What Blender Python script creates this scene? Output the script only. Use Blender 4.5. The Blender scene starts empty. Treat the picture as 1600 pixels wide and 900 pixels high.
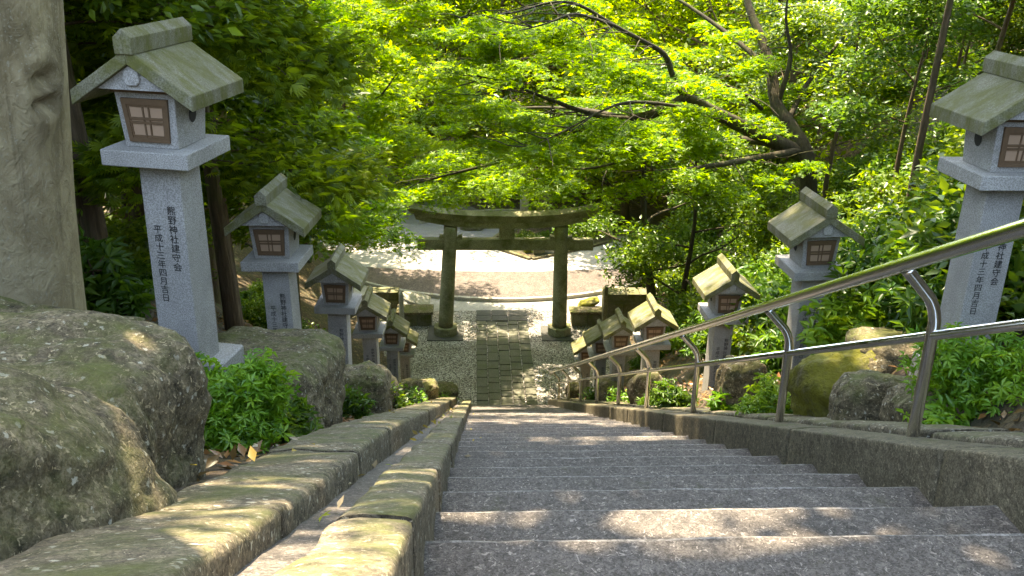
import bpy, bmesh, math, random
import numpy as np
from mathutils import Vector, Matrix, noise as mnoise

# ------------------------------------------------------------------ camera, sky, sun, exposure
S = bpy.context.scene
COL = S.collection
CAMZ = 10.0
PITCH, YAW, ROLL = math.radians(21.75), math.radians(2.35), math.radians(0.7)
FPX = 1450.0
cam = bpy.data.objects.new('camera', bpy.data.cameras.new('camera'))
COL.objects.link(cam)
_f = Vector((math.sin(YAW)*math.cos(PITCH), math.cos(YAW)*math.cos(PITCH), -math.sin(PITCH)))
_r = Vector((math.cos(YAW), -math.sin(YAW), 0)); _u = _r.cross(_f)
CR = _r*math.cos(ROLL) + _u*math.sin(ROLL); CU = _u*math.cos(ROLL) - _r*math.sin(ROLL); CF = _f
_m = Matrix((CR, CU, -CF)).transposed().to_4x4(); _m.translation = (0, 0, CAMZ)
cam.matrix_world = _m
cam.data.sensor_width = 36; cam.data.lens = 36*FPX/1600
cam.data.clip_start = 0.05; cam.data.clip_end = 600
S.camera = cam

SUN_EL, SUN_AZ = math.radians(63), math.radians(-20)      # azimuth from +Y (ahead), negative = left
wd = bpy.data.worlds.new('World'); S.world = wd; wd.use_nodes = True
wn = wd.node_tree.nodes; wl = wd.node_tree.links
sky = wn.new('ShaderNodeTexSky'); sky.sky_type = 'NISHITA'; sky.sun_disc = False
sky.sun_elevation = SUN_EL; sky.sun_rotation = SUN_AZ
wl.new(sky.outputs[0], wn['Background'].inputs[0]); wn['Background'].inputs[1].default_value = 0.15
sd = bpy.data.lights.new('sun', 'SUN'); sd.energy = 2.1; sd.angle = math.radians(0.55); sd.color = (1, .94, .83)
sun = bpy.data.objects.new('sun', sd); COL.objects.link(sun)
sdir = Vector((math.sin(SUN_AZ)*math.cos(SUN_EL), math.cos(SUN_AZ)*math.cos(SUN_EL), math.sin(SUN_EL)))
sun.rotation_euler = (-sdir).to_track_quat('-Z', 'Y').to_euler(); sun.location = (0, 0, 40)
S.view_settings.view_transform = 'Standard'; S.view_settings.look = 'None'
S.view_settings.exposure = 3.62; S.view_settings.gamma = 1; S.view_settings.use_curve_mapping = False
S.view_settings.use_white_balance = True; S.view_settings.white_balance_temperature = 8300; S.view_settings.white_balance_tint = 10
S.render.engine = 'CYCLES'
S.cycles.max_bounces = 7; S.cycles.diffuse_bounces = 4; S.cycles.glossy_bounces = 3; S.cycles.transmission_bounces = 5
S.cycles.use_denoising = True; S.cycles.caustics_reflective = False; S.cycles.caustics_refractive = False

SL = 0.53                               # slope of the stairs
def nose(y): return 9.597 - SL*y         # height of the line through the step edges
def P(px, py, d):                       # a point seen at pixel (of 1600x900) at real depth d
    return Vector((0, 0, CAMZ)) + d*(CF + CR*((px-800)/FPX) - CU*((py-450)/FPX))
def sst(a, b, x):
    t = min(1, max(0, (x-a)/(b-a))); return t*t*(3-2*t)

# ------------------------------------------------------------------ object helpers
def link(name, me, mat=None, parent=None, loc=(0, 0, 0), rz=0):
    o = bpy.data.objects.new(name, me); COL.objects.link(o)
    o.location = loc; o.rotation_euler = (0, 0, rz)
    if mat is not None and me is not None and not me.materials: me.materials.append(mat)
    if parent is not None: o.parent = parent
    return o
def tag(o, label=None, cat=None, group=None, kind=None):
    if label: o['label'] = label
    if cat: o['category'] = cat
    if group: o['group'] = group
    if kind: o['kind'] = kind
    return o
def empty(name, loc=(0, 0, 0), rz=0):
    o = link(name, None, None, None, loc, rz); o.empty_display_size = .1; return o
def copy_tree(o, parent=None, kids=None):
    c = o.copy(); COL.objects.link(c)
    if parent is not None: c.parent = parent
    for k in list(o.children): copy_tree(k, c)
    return c

class MB:
    def __init__(s): s.v = []; s.f = []; s.sm = []
    def add(s, vs, fs, smooth=False):
        n = len(s.v); s.v += [tuple(v) for v in vs]; s.f += [tuple(i+n for i in f) for f in fs]; s.sm += [smooth]*len(fs)
        return s
    def box(s, x0, x1, y0, y1, z0, z1, M=None):
        vs = [Vector(p) for p in ((x0,y0,z0),(x1,y0,z0),(x1,y1,z0),(x0,y1,z0),(x0,y0,z1),(x1,y0,z1),(x1,y1,z1),(x0,y1,z1))]
        if M is not None: vs = [M @ v for v in vs]
        return s.add(vs, [(0,3,2,1),(4,5,6,7),(0,1,5,4),(1,2,6,5),(2,3,7,6),(3,0,4,7)])
    def frustum(s, w0, d0, w1, d1, z0, z1, c=(0, 0)):
        x, y = c
        vs = [(x-w0/2,y-d0/2,z0),(x+w0/2,y-d0/2,z0),(x+w0/2,y+d0/2,z0),(x-w0/2,y+d0/2,z0),
              (x-w1/2,y-d1/2,z1),(x+w1/2,y-d1/2,z1),(x+w1/2,y+d1/2,z1),(x-w1/2,y+d1/2,z1)]
        return s.add(vs, [(0,3,2,1),(4,5,6,7),(0,1,5,4),(1,2,6,5),(2,3,7,6),(3,0,4,7)])
    def prism(s, poly, y0, y1):          # polygon in XZ (counter-clockwise seen from -Y), extruded along Y
        n = len(poly)
        vs = [(x, y0, z) for x, z in poly] + [(x, y1, z) for x, z in poly]
        fs = [tuple(range(n)), tuple(range(2*n-1, n-1, -1))] + [(i, i+n, (i+1) % n+n, (i+1) % n) for i in range(n)]
        return s.add(vs, fs)
    def vprism(s, poly, z0, z1):         # polygon in XY, extruded up
        n = len(poly)
        vs = [(x, y, z0) for x, y in poly] + [(x, y, z1) for x, y in poly]
        fs = [tuple(range(n-1, -1, -1)), tuple(range(n, 2*n))] + [(i, (i+1) % n, (i+1) % n+n, i+n) for i in range(n)]
        return s.add(vs, fs)
    def tube(s, pts, rad, sides=7, cap=True, wob=0, seed=0):
        pts = [Vector(p) for p in pts]; n = len(pts); vs = []; fs = []
        t0 = (pts[1]-pts[0]).normalized()
        a = t0.orthogonal().normalized()
        for i, p in enumerate(pts):
            t = (pts[min(i+1, n-1)]-pts[max(i-1, 0)]).normalized()
            a = (a - t*a.dot(t)).normalized(); b = t.cross(a)
            r = rad[i] if hasattr(rad, '__len__') else rad
            for k in range(sides):
                w = 2*math.pi*k/sides
                q = a*math.cos(w)+b*math.sin(w)
                rr = r*(1+wob*mnoise.noise(Vector((q.x*1.3+seed, q.y*1.3, i*.45+seed)))) if wob else r
                vs.append(p+q*rr)
        for i in range(n-1):
            for k in range(sides):
                fs.append((i*sides+k, i*sides+(k+1) % sides, (i+1)*sides+(k+1) % sides, (i+1)*sides+k))
        s.add(vs, fs, True)
        if cap:
            m = len(s.v)-len(vs)
            s.f.append(tuple(m+k for k in range(sides-1, -1, -1))); s.sm.append(False)
            s.f.append(tuple(m+(n-1)*sides+k for k in range(sides))); s.sm.append(False)
        return s
    def build(s, name, mat, parent=None, loc=(0, 0, 0), rz=0, bevel=0, seg=1):
        me = bpy.data.meshes.new(name); me.from_pydata(s.v, [], s.f)
        me.polygons.foreach_set('use_smooth', s.sm)
        if bevel:
            bm = bmesh.new(); bm.from_mesh(me)
            es = [e for e in bm.edges if len(e.link_faces) == 2 and e.calc_face_angle(0) > .35]
            bmesh.ops.bevel(bm, geom=es, offset=bevel, segments=seg, affect='EDGES', profile=.6, clamp_overlap=True)
            bm.to_mesh(me); bm.free()
        me.update()
        return link(name, me, mat, parent, loc, rz)

# ------------------------------------------------------------------ materials
def new_mat(name):
    m = bpy.data.materials.new(name); m.use_nodes = True
    return m, m.node_tree.nodes, m.node_tree.links, m.node_tree.nodes['Principled BSDF']
def coords(n, l, sc=(1, 1, 1), obj=True):
    tc = n.new('ShaderNodeTexCoord'); oi = n.new('ShaderNodeObjectInfo')
    ad = n.new('ShaderNodeVectorMath'); ad.operation = 'ADD'
    mu = n.new('ShaderNodeVectorMath'); mu.operation = 'SCALE'; mu.inputs[0].default_value = (37, 91, 53)
    l.new(oi.outputs['Random'], mu.inputs['Scale']); l.new(tc.outputs['Object'], ad.inputs[0]); l.new(mu.outputs[0], ad.inputs[1])
    mp = n.new('ShaderNodeMapping'); mp.inputs['Scale'].default_value = sc; l.new(ad.outputs[0], mp.inputs[0])
    return mp.outputs[0]
def noise(n, l, co, scale, detail=4, rough=.6, dist=0):
    t = n.new('ShaderNodeTexNoise'); t.inputs['Scale'].default_value = scale; t.inputs['Detail'].default_value = detail
    t.inputs['Roughness'].default_value = rough; t.inputs['Distortion'].default_value = dist
    l.new(co, t.inputs['Vector']); return t.outputs['Fac']
def voro(n, l, co, scale, feat='F1', out='Distance', rnd=1):
    t = n.new('ShaderNodeTexVoronoi'); t.inputs['Scale'].default_value = scale; t.feature = feat
    t.inputs['Randomness'].default_value = rnd
    l.new(co, t.inputs['Vector']); return t.outputs[out]
def ramp(n, l, fac, stops):
    r = n.new('ShaderNodeValToRGB'); e = r.color_ramp.elements
    while len(e) < len(stops): e.new(.5)
    for el, (p, c) in zip(e, stops):
        el.position = p; el.color = (c, c, c, 1) if not hasattr(c, '__len__') else (*c, 1)
    l.new(fac, r.inputs[0]); return r.outputs[0]
def mix(n, l, fac, a, b, mode='MIX'):
    m = n.new('ShaderNodeMix'); m.data_type = 'RGBA'; m.blend_type = mode
    for i, v in ((0, fac), (6, a), (7, b)):
        if isinstance(v, (int, float)): m.inputs[i].default_value = v
        elif isinstance(v, tuple): m.inputs[i].default_value = (*v, 1)
        else: l.new(v, m.inputs[i])
    return m.outputs[2]
def mth(n, l, op, a, b=None):
    m = n.new('ShaderNodeMath'); m.operation = op
    for i, v in enumerate((a, b)):
        if v is None: continue
        if isinstance(v, (int, float)): m.inputs[i].default_value = v
        else: l.new(v, m.inputs[i])
    return m.outputs[0]
def bump(n, l, b, h, strength=.4, dist=.01):
    bp = n.new('ShaderNodeBump'); bp.inputs['Strength'].default_value = strength; bp.inputs['Distance'].default_value = dist
    l.new(h, bp.inputs['Height']); l.new(bp.outputs[0], b.inputs['Normal'])
def upness(n, l, lo, hi):
    g = n.new('ShaderNodeNewGeometry'); sp = n.new('ShaderNodeSeparateXYZ'); l.new(g.outputs['Normal'], sp.inputs[0])
    return ramp(n, l, mth(n, l, 'ADD', mth(n, l, 'MULTIPLY', sp.outputs[2], .5), .5), [(lo*.5+.5, 0), (hi*.5+.5, 1)])

def stone(name, dark, light, speck=160, moss=None, moss_amt=.5, up=True, lichen=0, lichen_scale=9, blot=3, bstr=.35, bdist=.006, rough=.85, fleck=0, sc=(1, 1, 1), mscale=4, mott=0, mott_scale=20, sdist=0):
    m, n, l, b = new_mat(name); co = coords(n, l, sc)
    sp = ramp(n, l, noise(n, l, co, speck, 3, .7, sdist), [(.42, 0), (.58, 1)])
    bl = ramp(n, l, noise(n, l, co, blot, 6, .65), [(.3, 0), (.72, 1)])
    c = mix(n, l, sp, dark, light)
    c = mix(n, l, mth(n, l, 'MULTIPLY', bl, .45), c, tuple(x*.55 for x in dark))
    if mott:
        mo = ramp(n, l, noise(n, l, co, mott_scale, 8, .75, .6), [(.32, 1-mott), (.68, 1+mott*.6)])
        c = mix(n, l, 1, c, mo, 'MULTIPLY')
    if fleck:
        fl = ramp(n, l, noise(n, l, co, speck*.55, 3, .75, sdist), [(.60, 0), (.64, 1)])
        c = mix(n, l, mth(n, l, 'MULTIPLY', fl, fleck), c, tuple(min(.7, x*2.2) for x in light))
    if lichen:
        v = voro(n, l, co, lichen_scale); nz = noise(n, l, co, lichen_scale*3.5, 3)
        lf = ramp(n, l, mth(n, l, 'ADD', v, mth(n, l, 'MULTIPLY', nz, .95)), [(.60, 1), (.66, 0)])
        gate = ramp(n, l, noise(n, l, co, lichen_scale*.35, 2), [(.34, 0), (.46, 1)])
        c = mix(n, l, mth(n, l, 'MULTIPLY', mth(n, l, 'MULTIPLY', lf, gate), lichen), c, (.48, .46, .37))
    if moss:
        mf = ramp(n, l, noise(n, l, co, mscale, 7, .7, .4), [(.62-.3*moss_amt, 0), (.80-.3*moss_amt, 1)])
        if up: mf = mth(n, l, 'MULTIPLY', mf, upness(n, l, .05, .75))
        mc = mix(n, l, noise(n, l, co, 40, 3), tuple(x*.55 for x in moss), tuple(x*1.35 for x in moss))
        c = mix(n, l, mth(n, l, 'MULTIPLY', mf, .85), c, mc)
    l.new(c, b.inputs['Base Color']); b.inputs['Roughness'].default_value = rough; b.inputs['Specular IOR Level'].default_value = .3
    h = mth(n, l, 'ADD', mth(n, l, 'MULTIPLY', noise(n, l, co, speck*.5, 4, .7), .4), noise(n, l, co, blot*6, 7, .7))
    bump(n, l, b, h, bstr, bdist)
    return m
MT = {}
MT['granite'] = stone('granite', (.255, .243, .222), (.51, .488, .45), 190, (.17, .17, .10), .12, False, blot=5, bstr=.25, bdist=.003)
MT['roof_stone'] = stone('roof_stone', (.145, .135, .085), (.30, .285, .20), 120, (.115, .115, .02), .72, False, blot=7, bstr=.5, bdist=.004, sc=(1, 2.2, 1), mscale=5)
MT['step_stone'] = stone('step_stone', (.068, .058, .050), (.170, .148, .128), 95, (.07, .075, .03), .05, True, blot=2.2, bstr=.9, bdist=.010, fleck=.7, rough=.72, mott=.5, mott_scale=26, sdist=1.2)
MT['step_edge'] = stone('step_edge', (.13, .12, .11), (.30, .28, .26), 70, None, 0, False, blot=4, bstr=.5, bdist=.006, mott=.5, mott_scale=12)
MT['kerb_stone'] = stone('kerb_stone', (.13, .106, .070), (.27, .228, .155), 90, (.095, .105, .03), .62, True, lichen=.85, lichen_scale=24, blot=3, bstr=.9, bdist=.014, fleck=.6, mott=.75, mott_scale=18, sdist=1)
MT['kerb_dark'] = stone('kerb_dark', (.095, .080, .050), (.21, .18, .118), 110, (.085, .095, .03), .35, True, blot=2.5, bstr=.8, bdist=.010, fleck=.5, mott=.6, mott_scale=24, sdist=1)
MT['boulder'] = stone('boulder', (.12, .096, .054), (.25, .205, .128), 75, (.10, .115, .022), .62, True, lichen=.85, lichen_scale=26, blot=2.2, bstr=1, bdist=.03, fleck=.7, mott=.85, mott_scale=15, sdist=1)
MT['mossy_rock'] = stone('mossy_rock', (.10, .09, .05), (.20, .18, .10), 75, (.20, .195, .014), .9, False, blot=3, bstr=1, bdist=.03, mott=.6, mott_scale=18)
MT['torii_stone'] = stone('torii_stone', (.18, .172, .10), (.34, .325, .20), 60, (.085, .095, .025), .55, False, blot=1.6, bstr=.5, bdist=.01, mscale=2)
MT['wall_stone'] = stone('wall_stone', (.10, .093, .058), (.22, .205, .13), 60, (.09, .10, .02), .6, False, blot=2, bstr=.8, bdist=.015)
MT['pale_stone'] = stone('pale_stone', (.30, .28, .23), (.5, .47, .4), 80, (.2, .2, .1), .3, False, blot=3, bstr=.5, bdist=.01)
MT['paver'] = stone('paver', (.085, .083, .062), (.165, .162, .125), 60, (.09, .10, .05), .4, False, blot=2.2, bstr=.6, bdist=.008)
MT['slate'] = stone('slate', (.06, .06, .055), (.12, .118, .105), 70, None, 0, False, blot=2, bstr=.4, bdist=.005)
MT['concrete'] = stone('concrete', (.34, .32, .29), (.46, .44, .40), 40, None, 0, False, blot=.8, bstr=.3, bdist=.004, mott=.3, mott_scale=2.2)
MT['asphalt'] = stone('asphalt', (.15, .15, .155), (.24, .24, .245), 60, None, 0, False, blot=.5, bstr=.3, bdist=.004)
MT['brown_asphalt'] = stone('brown_asphalt', (.085, .068, .058), (.17, .138, .120), 28, None, 0, False, blot=.9, bstr=.6, bdist=.008, fleck=.3, mott=.4, mott_scale=2.6)

def gravel_mat():
    m, n, l, b = new_mat('white_gravel'); co = coords(n, l)
    v = n.new('ShaderNodeTexVoronoi'); v.inputs['Scale'].default_value = 30; l.new(co, v.inputs['Vector'])
    hs = n.new('ShaderNodeSeparateColor'); l.new(v.outputs['Color'], hs.inputs[0])
    c = ramp(n, l, hs.outputs[0], [(0, (.24, .21, .18)), (.5, (.50, .46, .42)), (1, (.66, .63, .60))])
    d = ramp(n, l, v.outputs['Distance'], [(.3, 1), (.75, .15)])
    dirt = ramp(n, l, noise(n, l, co, 1.3, 5), [(.42, 0), (.75, .7)])
    c = mix(n, l, dirt, c, (.17, .14, .09))
    c = mix(n, l, 1, c, d, 'MULTIPLY'); l.new(c, b.inputs['Base Color']); b.inputs['Roughness'].default_value = .9
    bump(n, l, b, d, .8, .02); return m
MT['gravel'] = gravel_mat()
def soil_mat():
    m, n, l, b = new_mat('soil'); co = coords(n, l)
    a = noise(n, l, co, 3, 8, .7); v = voro(n, l, co, 22, out='Color')
    hs = n.new('ShaderNodeSeparateColor'); l.new(v, hs.inputs[0])
    c = ramp(n, l, hs.outputs[1], [(0, (.035, .024, .014)), (.55, (.075, .05, .028)), (.85, (.15, .10, .05)), (1, (.22, .15, .07))])
    c = mix(n, l, ramp(n, l, a, [(.4, 0), (.65, .75)]), c, (.04, .032, .018))
    g = ramp(n, l, noise(n, l, co, .7, 6, .65), [(.45, 0), (.65, .75)])
    c = mix(n, l, g, c, (.045, .06, .018))
    l.new(c, b.inputs['Base Color']); b.inputs['Roughness'].default_value = .95
    bump(n, l, b, mth(n, l, 'ADD', noise(n, l, co, 30, 5, .7), hs.outputs[0]), .8, .03); return m
MT['soil'] = soil_mat()
def bark_mat(name, c0, c1, sc=(1, 1, .22), scale=22, bs=.9, bd=.02, moss=0, blot=None):
    m, n, l, b = new_mat(name); co = coords(n, l, sc)
    a = noise(n, l, co, scale, 8, .68, .6); co2 = coords(n, l)
    c = ramp(n, l, a, [(.3, c0), (.7, c1)])
    if blot:
        c = mix(n, l, ramp(n, l, noise(n, l, co2, 2.2, 7, .65, .5), [(.45, 0), (.66, .8)]), c, blot)
        c = mix(n, l, ramp(n, l, noise(n, l, coords(n, l, (1, 1, .15)), 4.5, 4, .6, 1.5), [(.55, 0), (.66, .45)]), c, tuple(x*.4 for x in blot))
        fl = ramp(n, l, noise(n, l, co2, 75, 2, .6), [(.60, 0), (.68, .55)])
        c = mix(n, l, fl, c, (.45, .42, .33))
    if moss:
        c = mix(n, l, ramp(n, l, noise(n, l, co2, 3, 6), [(.5, 0), (.62, moss)]), c, (.07, .085, .02))
    l.new(c, b.inputs['Base Color']); b.inputs['Roughness'].default_value = .9; b.inputs['Specular IOR Level'].default_value = .2
    bump(n, l, b, a, bs, bd); return m
MT['old_bark'] = bark_mat('old_bark', (.36, .285, .165), (.52, .43, .27), (1, 1, .85), 13, 1, .035, 0, (.25, .19, .105))
MT['brown_bark'] = bark_mat('brown_bark', (.06, .042, .026), (.17, .12, .072), (1, 1, .12), 26, 1, .02, .4)
MT['maple_bark'] = bark_mat('maple_bark', (.022, .018, .012), (.07, .058, .036), (1, 1, .3), 18, .8, .015, .35)

def leaf_mat(name, dif, tra, mixf=.5, gloss=.06, var=.35, rough=.35):
    m = bpy.data.materials.new(name); m.use_nodes = True; n = m.node_tree.nodes; l = m.node_tree.links; n.clear()
    at = n.new('ShaderNodeAttribute'); at.attribute_name = 'var'
    oi = n.new('ShaderNodeObjectInfo')
    def tint(c):
        h = n.new('ShaderNodeHueSaturation'); h.inputs['Color'].default_value = (*c, 1)
        v = mth(n, l, 'ADD', mth(n, l, 'MULTIPLY', at.outputs['Fac'], 2*var), 1-var)
        l.new(v, h.inputs['Value'])
        hu = mth(n, l, 'ADD', mth(n, l, 'MULTIPLY', at.outputs['Fac'], -.035), .517)
        hu = mth(n, l, 'ADD', hu, mth(n, l, 'MULTIPLY', mth(n, l, 'SUBTRACT', oi.outputs['Random'], .5), .02))
        l.new(hu, h.inputs['Hue']); return h.outputs[0]
    d = n.new('ShaderNodeBsdfDiffuse'); t = n.new('ShaderNodeBsdfTranslucent'); g = n.new('ShaderNodeBsdfGlossy')
    l.new(tint(dif), d.inputs[0]); l.new(tint(tra), t.inputs[0]); g.inputs['Roughness'].default_value = rough
    g.inputs[0].default_value = (.9, .95, .9, 1)
    m1 = n.new('ShaderNodeMixShader'); m1.inputs[0].default_value = mixf; l.new(d.outputs[0], m1.inputs[1]); l.new(t.outputs[0], m1.inputs[2])
    m2 = n.new('ShaderNodeMixShader'); m2.inputs[0].default_value = gloss; l.new(m1.outputs[0], m2.inputs[1]); l.new(g.outputs[0], m2.inputs[2])
    o = n.new('ShaderNodeOutputMaterial'); l.new(m2.outputs[0], o.inputs[0]); return m
MT['leaf_maple'] = leaf_mat('leaf_maple', (.085, .175, .008), (.27, .44, .006), .58, .012, .38)
MT['leaf_far'] = leaf_mat('leaf_far', (.12, .19, .010), (.34, .47, .010), .62, .012, .38)
MT['leaf_dark'] = leaf_mat('leaf_dark', (.08, .145, .014), (.20, .31, .008), .45, .025, .5)
MT['leaf_conifer'] = leaf_mat('leaf_conifer', (.10, .175, .014), (.27, .40, .008), .45, .02, .5)
MT['leaf_mid'] = leaf_mat('leaf_mid', (.06, .12, .016), (.20, .29, .010), .5, .03, .4)
MT['leaf_shrub'] = leaf_mat('leaf_shrub', (.055, .125, .016), (.11, .22, .010), .45, .02, .4)
MT['leaf_bush'] = leaf_mat('leaf_bush', (.15, .31, .022), (.24, .42, .02), .4, .03, .3)

def simple(name, col, rough=.6, metal=0, nscale=0, amt=.3, spec=.5):
    m, n, l, b = new_mat(name)
    if nscale:
        co = coords(n, l)
        c = mix(n, l, noise(n, l, co, nscale, 6, .7), tuple(x*(1-amt) for x in col), tuple(x*(1+amt) for x in col)); l.new(c, b.inputs['Base Color'])
    else: b.inputs['Base Color'].default_value = (*col, 1)
    b.inputs['Roughness'].default_value = rough; b.inputs['Metallic'].default_value = metal; b.inputs['Specular IOR Level'].default_value = spec
    return m
MT['steel'] = simple('steel', (.74, .72, .69), .20, 1, 8, .12)
MT['window_wood'] = simple('window_wood', (.13, .075, .037), .7, 0, 30, .4)
MT['paper'] = simple('paper', (.38, .245, .155), .8, 0, 12, .15)
MT['hole_shade'] = simple('hole_shade', (.02, .018, .015), .9)  # near-black standing in for the shade inside the lantern side holes
MT['ink'] = simple('ink', (.025, .024, .022), .8)
MT['litter'] = leaf_mat('litter', (.20, .11, .035), (.15, .08, .02), .25, .04, .55)
MT['yellow_leaf'] = leaf_mat('yellow_leaf', (.48, .30, .04), (.3, .2, .03), .3, .04, .35)
MT['pale_leaf'] = leaf_mat('pale_leaf', (.40, .30, .19), (.2, .15, .08), .2, .04, .35)
MT['green_leaf'] = leaf_mat('green_leaf', (.26, .30, .035), (.2, .25, .03), .3, .04, .3)

# ------------------------------------------------------------------ terrain
def ground_z(x, y):
    yb = min(max(y, -.9), 40)
    base = max(nose(yb), 0.0) if yb < 18.2 else 0.0
    k = 1 - .72*sst(4, 17.5, y)
    k *= 1-sst(17.6, 19.2, y)
    on = 1-sst(17.6, 18.4, y)
    h = 0.0
    if -.76 <= x <= 1.95: h = -.35*on
    elif x < -.76:
        h = (.09+.07*sst(2.5, 5, y))*on + .46*k*sst(-1.05, -1.5, x)
        xs = -1.75 - 1.9*sst(19, 24, y) - 3*sst(25, 33, y)
        bank = min(.62*max(0, xs-x), 1.7 + .12*max(0, xs-x))
        h += bank*(1-sst(-7, -14, x)*.5)
    else:
        h = .12*on + .44*k*sst(2.1, 2.65, x)
        xs = 2.95 + 1.7*sst(18.5, 23, y) + 5*sst(24, 34, y)
        h += min(.84*max(0, x-xs), 4.2 + .1*max(0, x-xs))
    z = base + h
    z += .10*max(0, y-50)
    nz = mnoise.noise(Vector((x*.9, y*.9, 0)))*.06 + mnoise.noise(Vector((x*3.1, y*3.1, 4)))*.025
    flat = sst(-1.5, -2.2, x) if x < 0 else sst(2.7, 3.3, x)
    if y > 18: flat *= (sst(-2.6, -4, x) if x < 0 else sst(4, 6, x)) if y < 40 else 1
    return z + nz*flat - (.03 if (y > 17.5 and flat < .01) else 0)
def build_ground():
    xs = sorted(set([-140, -90, -60, -45] + [round(v, 3) for v in np.arange(-35, -8, 1.5)] + [round(v, 3) for v in np.arange(-8, 10, .16)] + [-.76, -.755, 1.95, 1.955]
                    + [round(v, 3) for v in np.arange(10, 40, 1.5)] + [50, 70, 100, 150]))
    ys = sorted(set([-40, -20, -10, -5, -2] + [round(v, 3) for v in np.arange(-1, 40, .2)] + [round(v, 3) for v in np.arange(40, 80, 2)] + [90, 110, 140, 180, 240]))
    vs = [(x, y, ground_z(x, y)) for y in ys for x in xs]; nx = len(xs)
    fs = [(j*nx+i, j*nx+i+1, (j+1)*nx+i+1, (j+1)*nx+i) for j in range(len(ys)-1) for i in range(nx-1)]
    b = MB(); b.add(vs, fs, True)
    tag(b.build('ground', MT['soil']), kind='structure')
build_ground()

def sheet(name, poly, z, mat, sub=None):
    b = MB(); b.add([(x, y, z) for x, y in poly], [tuple(range(len(poly)))])
    return tag(b.build(name, mat), kind='structure')
# plaza: gravel court, strip, brown forecourt, pale road, grey road
sheet('gravel_court', [(-2.3, 17.85), (3.4, 17.85), (3.4, 23.4), (-2.3, 23.4)], .004, MT['gravel'])
def arc(y0, x0, R, xa, xb, n=24): return [(x, y0 + (R - math.sqrt(R*R-(x-x0)**2))) for x in np.linspace(xa, xb, n)]
A1 = arc(24.0, .85, 7.0, -3.6, 5.2)
A2 = [(x, 26.35 + .10*((x-1.2)/2.2)**2 + (.05 if x > 2 else 0)) for x in np.linspace(-3.6, 5.6, 24)]
sheet('pale_strip', [(-3.4, 23.35), (4.9, 23.35)] + A1[::-1], .008, MT['concrete'])
sheet('forecourt', [p for p in A1] + [p for p in A2[::-1]], .010, MT['brown_asphalt'])
sheet('concrete_road', A2 + [(16, 27.6), (16, 31.2), (8, 30.2), (3.6, 29.6), (1.6, 29.6), (-1.5, 29.3), (-4, 28.7), (-9, 27.4), (-9, 25.9)], .014, MT['concrete'])
sheet('asphalt_road', [(-9, 27.4), (-4, 28.7), (-1.5, 29.3), (1.6, 29.6), (1.2, 31.0), (-.2, 33.2), (-3, 35), (-9, 36), (-24, 38), (-24, 28)], .018, MT['asphalt'])

# white kerb round the forecourt
kb = MB()
for i in range(len(A1)-1):
    (xa, ya), (xb, yb) = A1[i], A1[i+1]
    kb.add([(xa, ya-.05, .01), (xb, yb-.05, .01), (xb, yb+.07, .01), (xa, ya+.07, .01), (xa, ya-.05, .11), (xb-.012, yb-.05, .11), (xb-.012, yb+.07, .11), (xa, ya+.07, .11)],
           [(4, 5, 6, 7), (0, 1, 5, 4), (2, 3, 7, 6), (1, 2, 6, 5), (3, 0, 4, 7)])
tag(kb.build('kerb', MT['pale_stone']), 'low white curved kerb round the brown forecourt behind the stone gate', 'kerb')

# ------------------------------------------------------------------ stairs
T = .4553
Y0 = 1.854
def build_stairs():
    b = MB(); rng = random.Random(4)
    for k in range(-6, 36):
        y1 = Y0 + k*T; z1 = nose(y1) + rng.uniform(-.004, .004); y0 = y1 - T - .05
        n = 24
        prof = [(y0, z1+.002), (y1-.016, z1), (y1-.006, z1-.003), (y1, z1-.014), (y1-.004, z1-.05), (y1-.006, z1-.30)]
        vs = []; jo = rng.uniform(-.3, .3)
        for i in range(n+1):
            x = -.17 + (1.60+.17)*i/n
            for j, (yy, zz) in enumerate(prof):
                w = mnoise.noise(Vector((x*3.3, k*7.7, j*.4)))*.006 + mnoise.noise(Vector((x*11, k*3.7, 9)))*.003
                vs.append((x, yy + (w if 0 < j < 5 else 0), zz + w*.5))
        m = len(prof)
        fs = [(i*m+j, i*m+j+1, (i+1)*m+j+1, (i+1)*m+j) for i in range(n) for j in range(m-1)]
        b.add(vs, [f[::-1] for f in fs], False)
    o = tag(b.build('stairs', MT['step_stone']), kind='structure')
    o.data.materials.append(MT['step_edge'])
    mi = [1 if (i % (m-1)) in (1, 2) else 0 for i in range(len(b.f))]      # worn pale nosing
    o.data.polygons.foreach_set('material_index', mi)
build_stairs()

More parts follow.
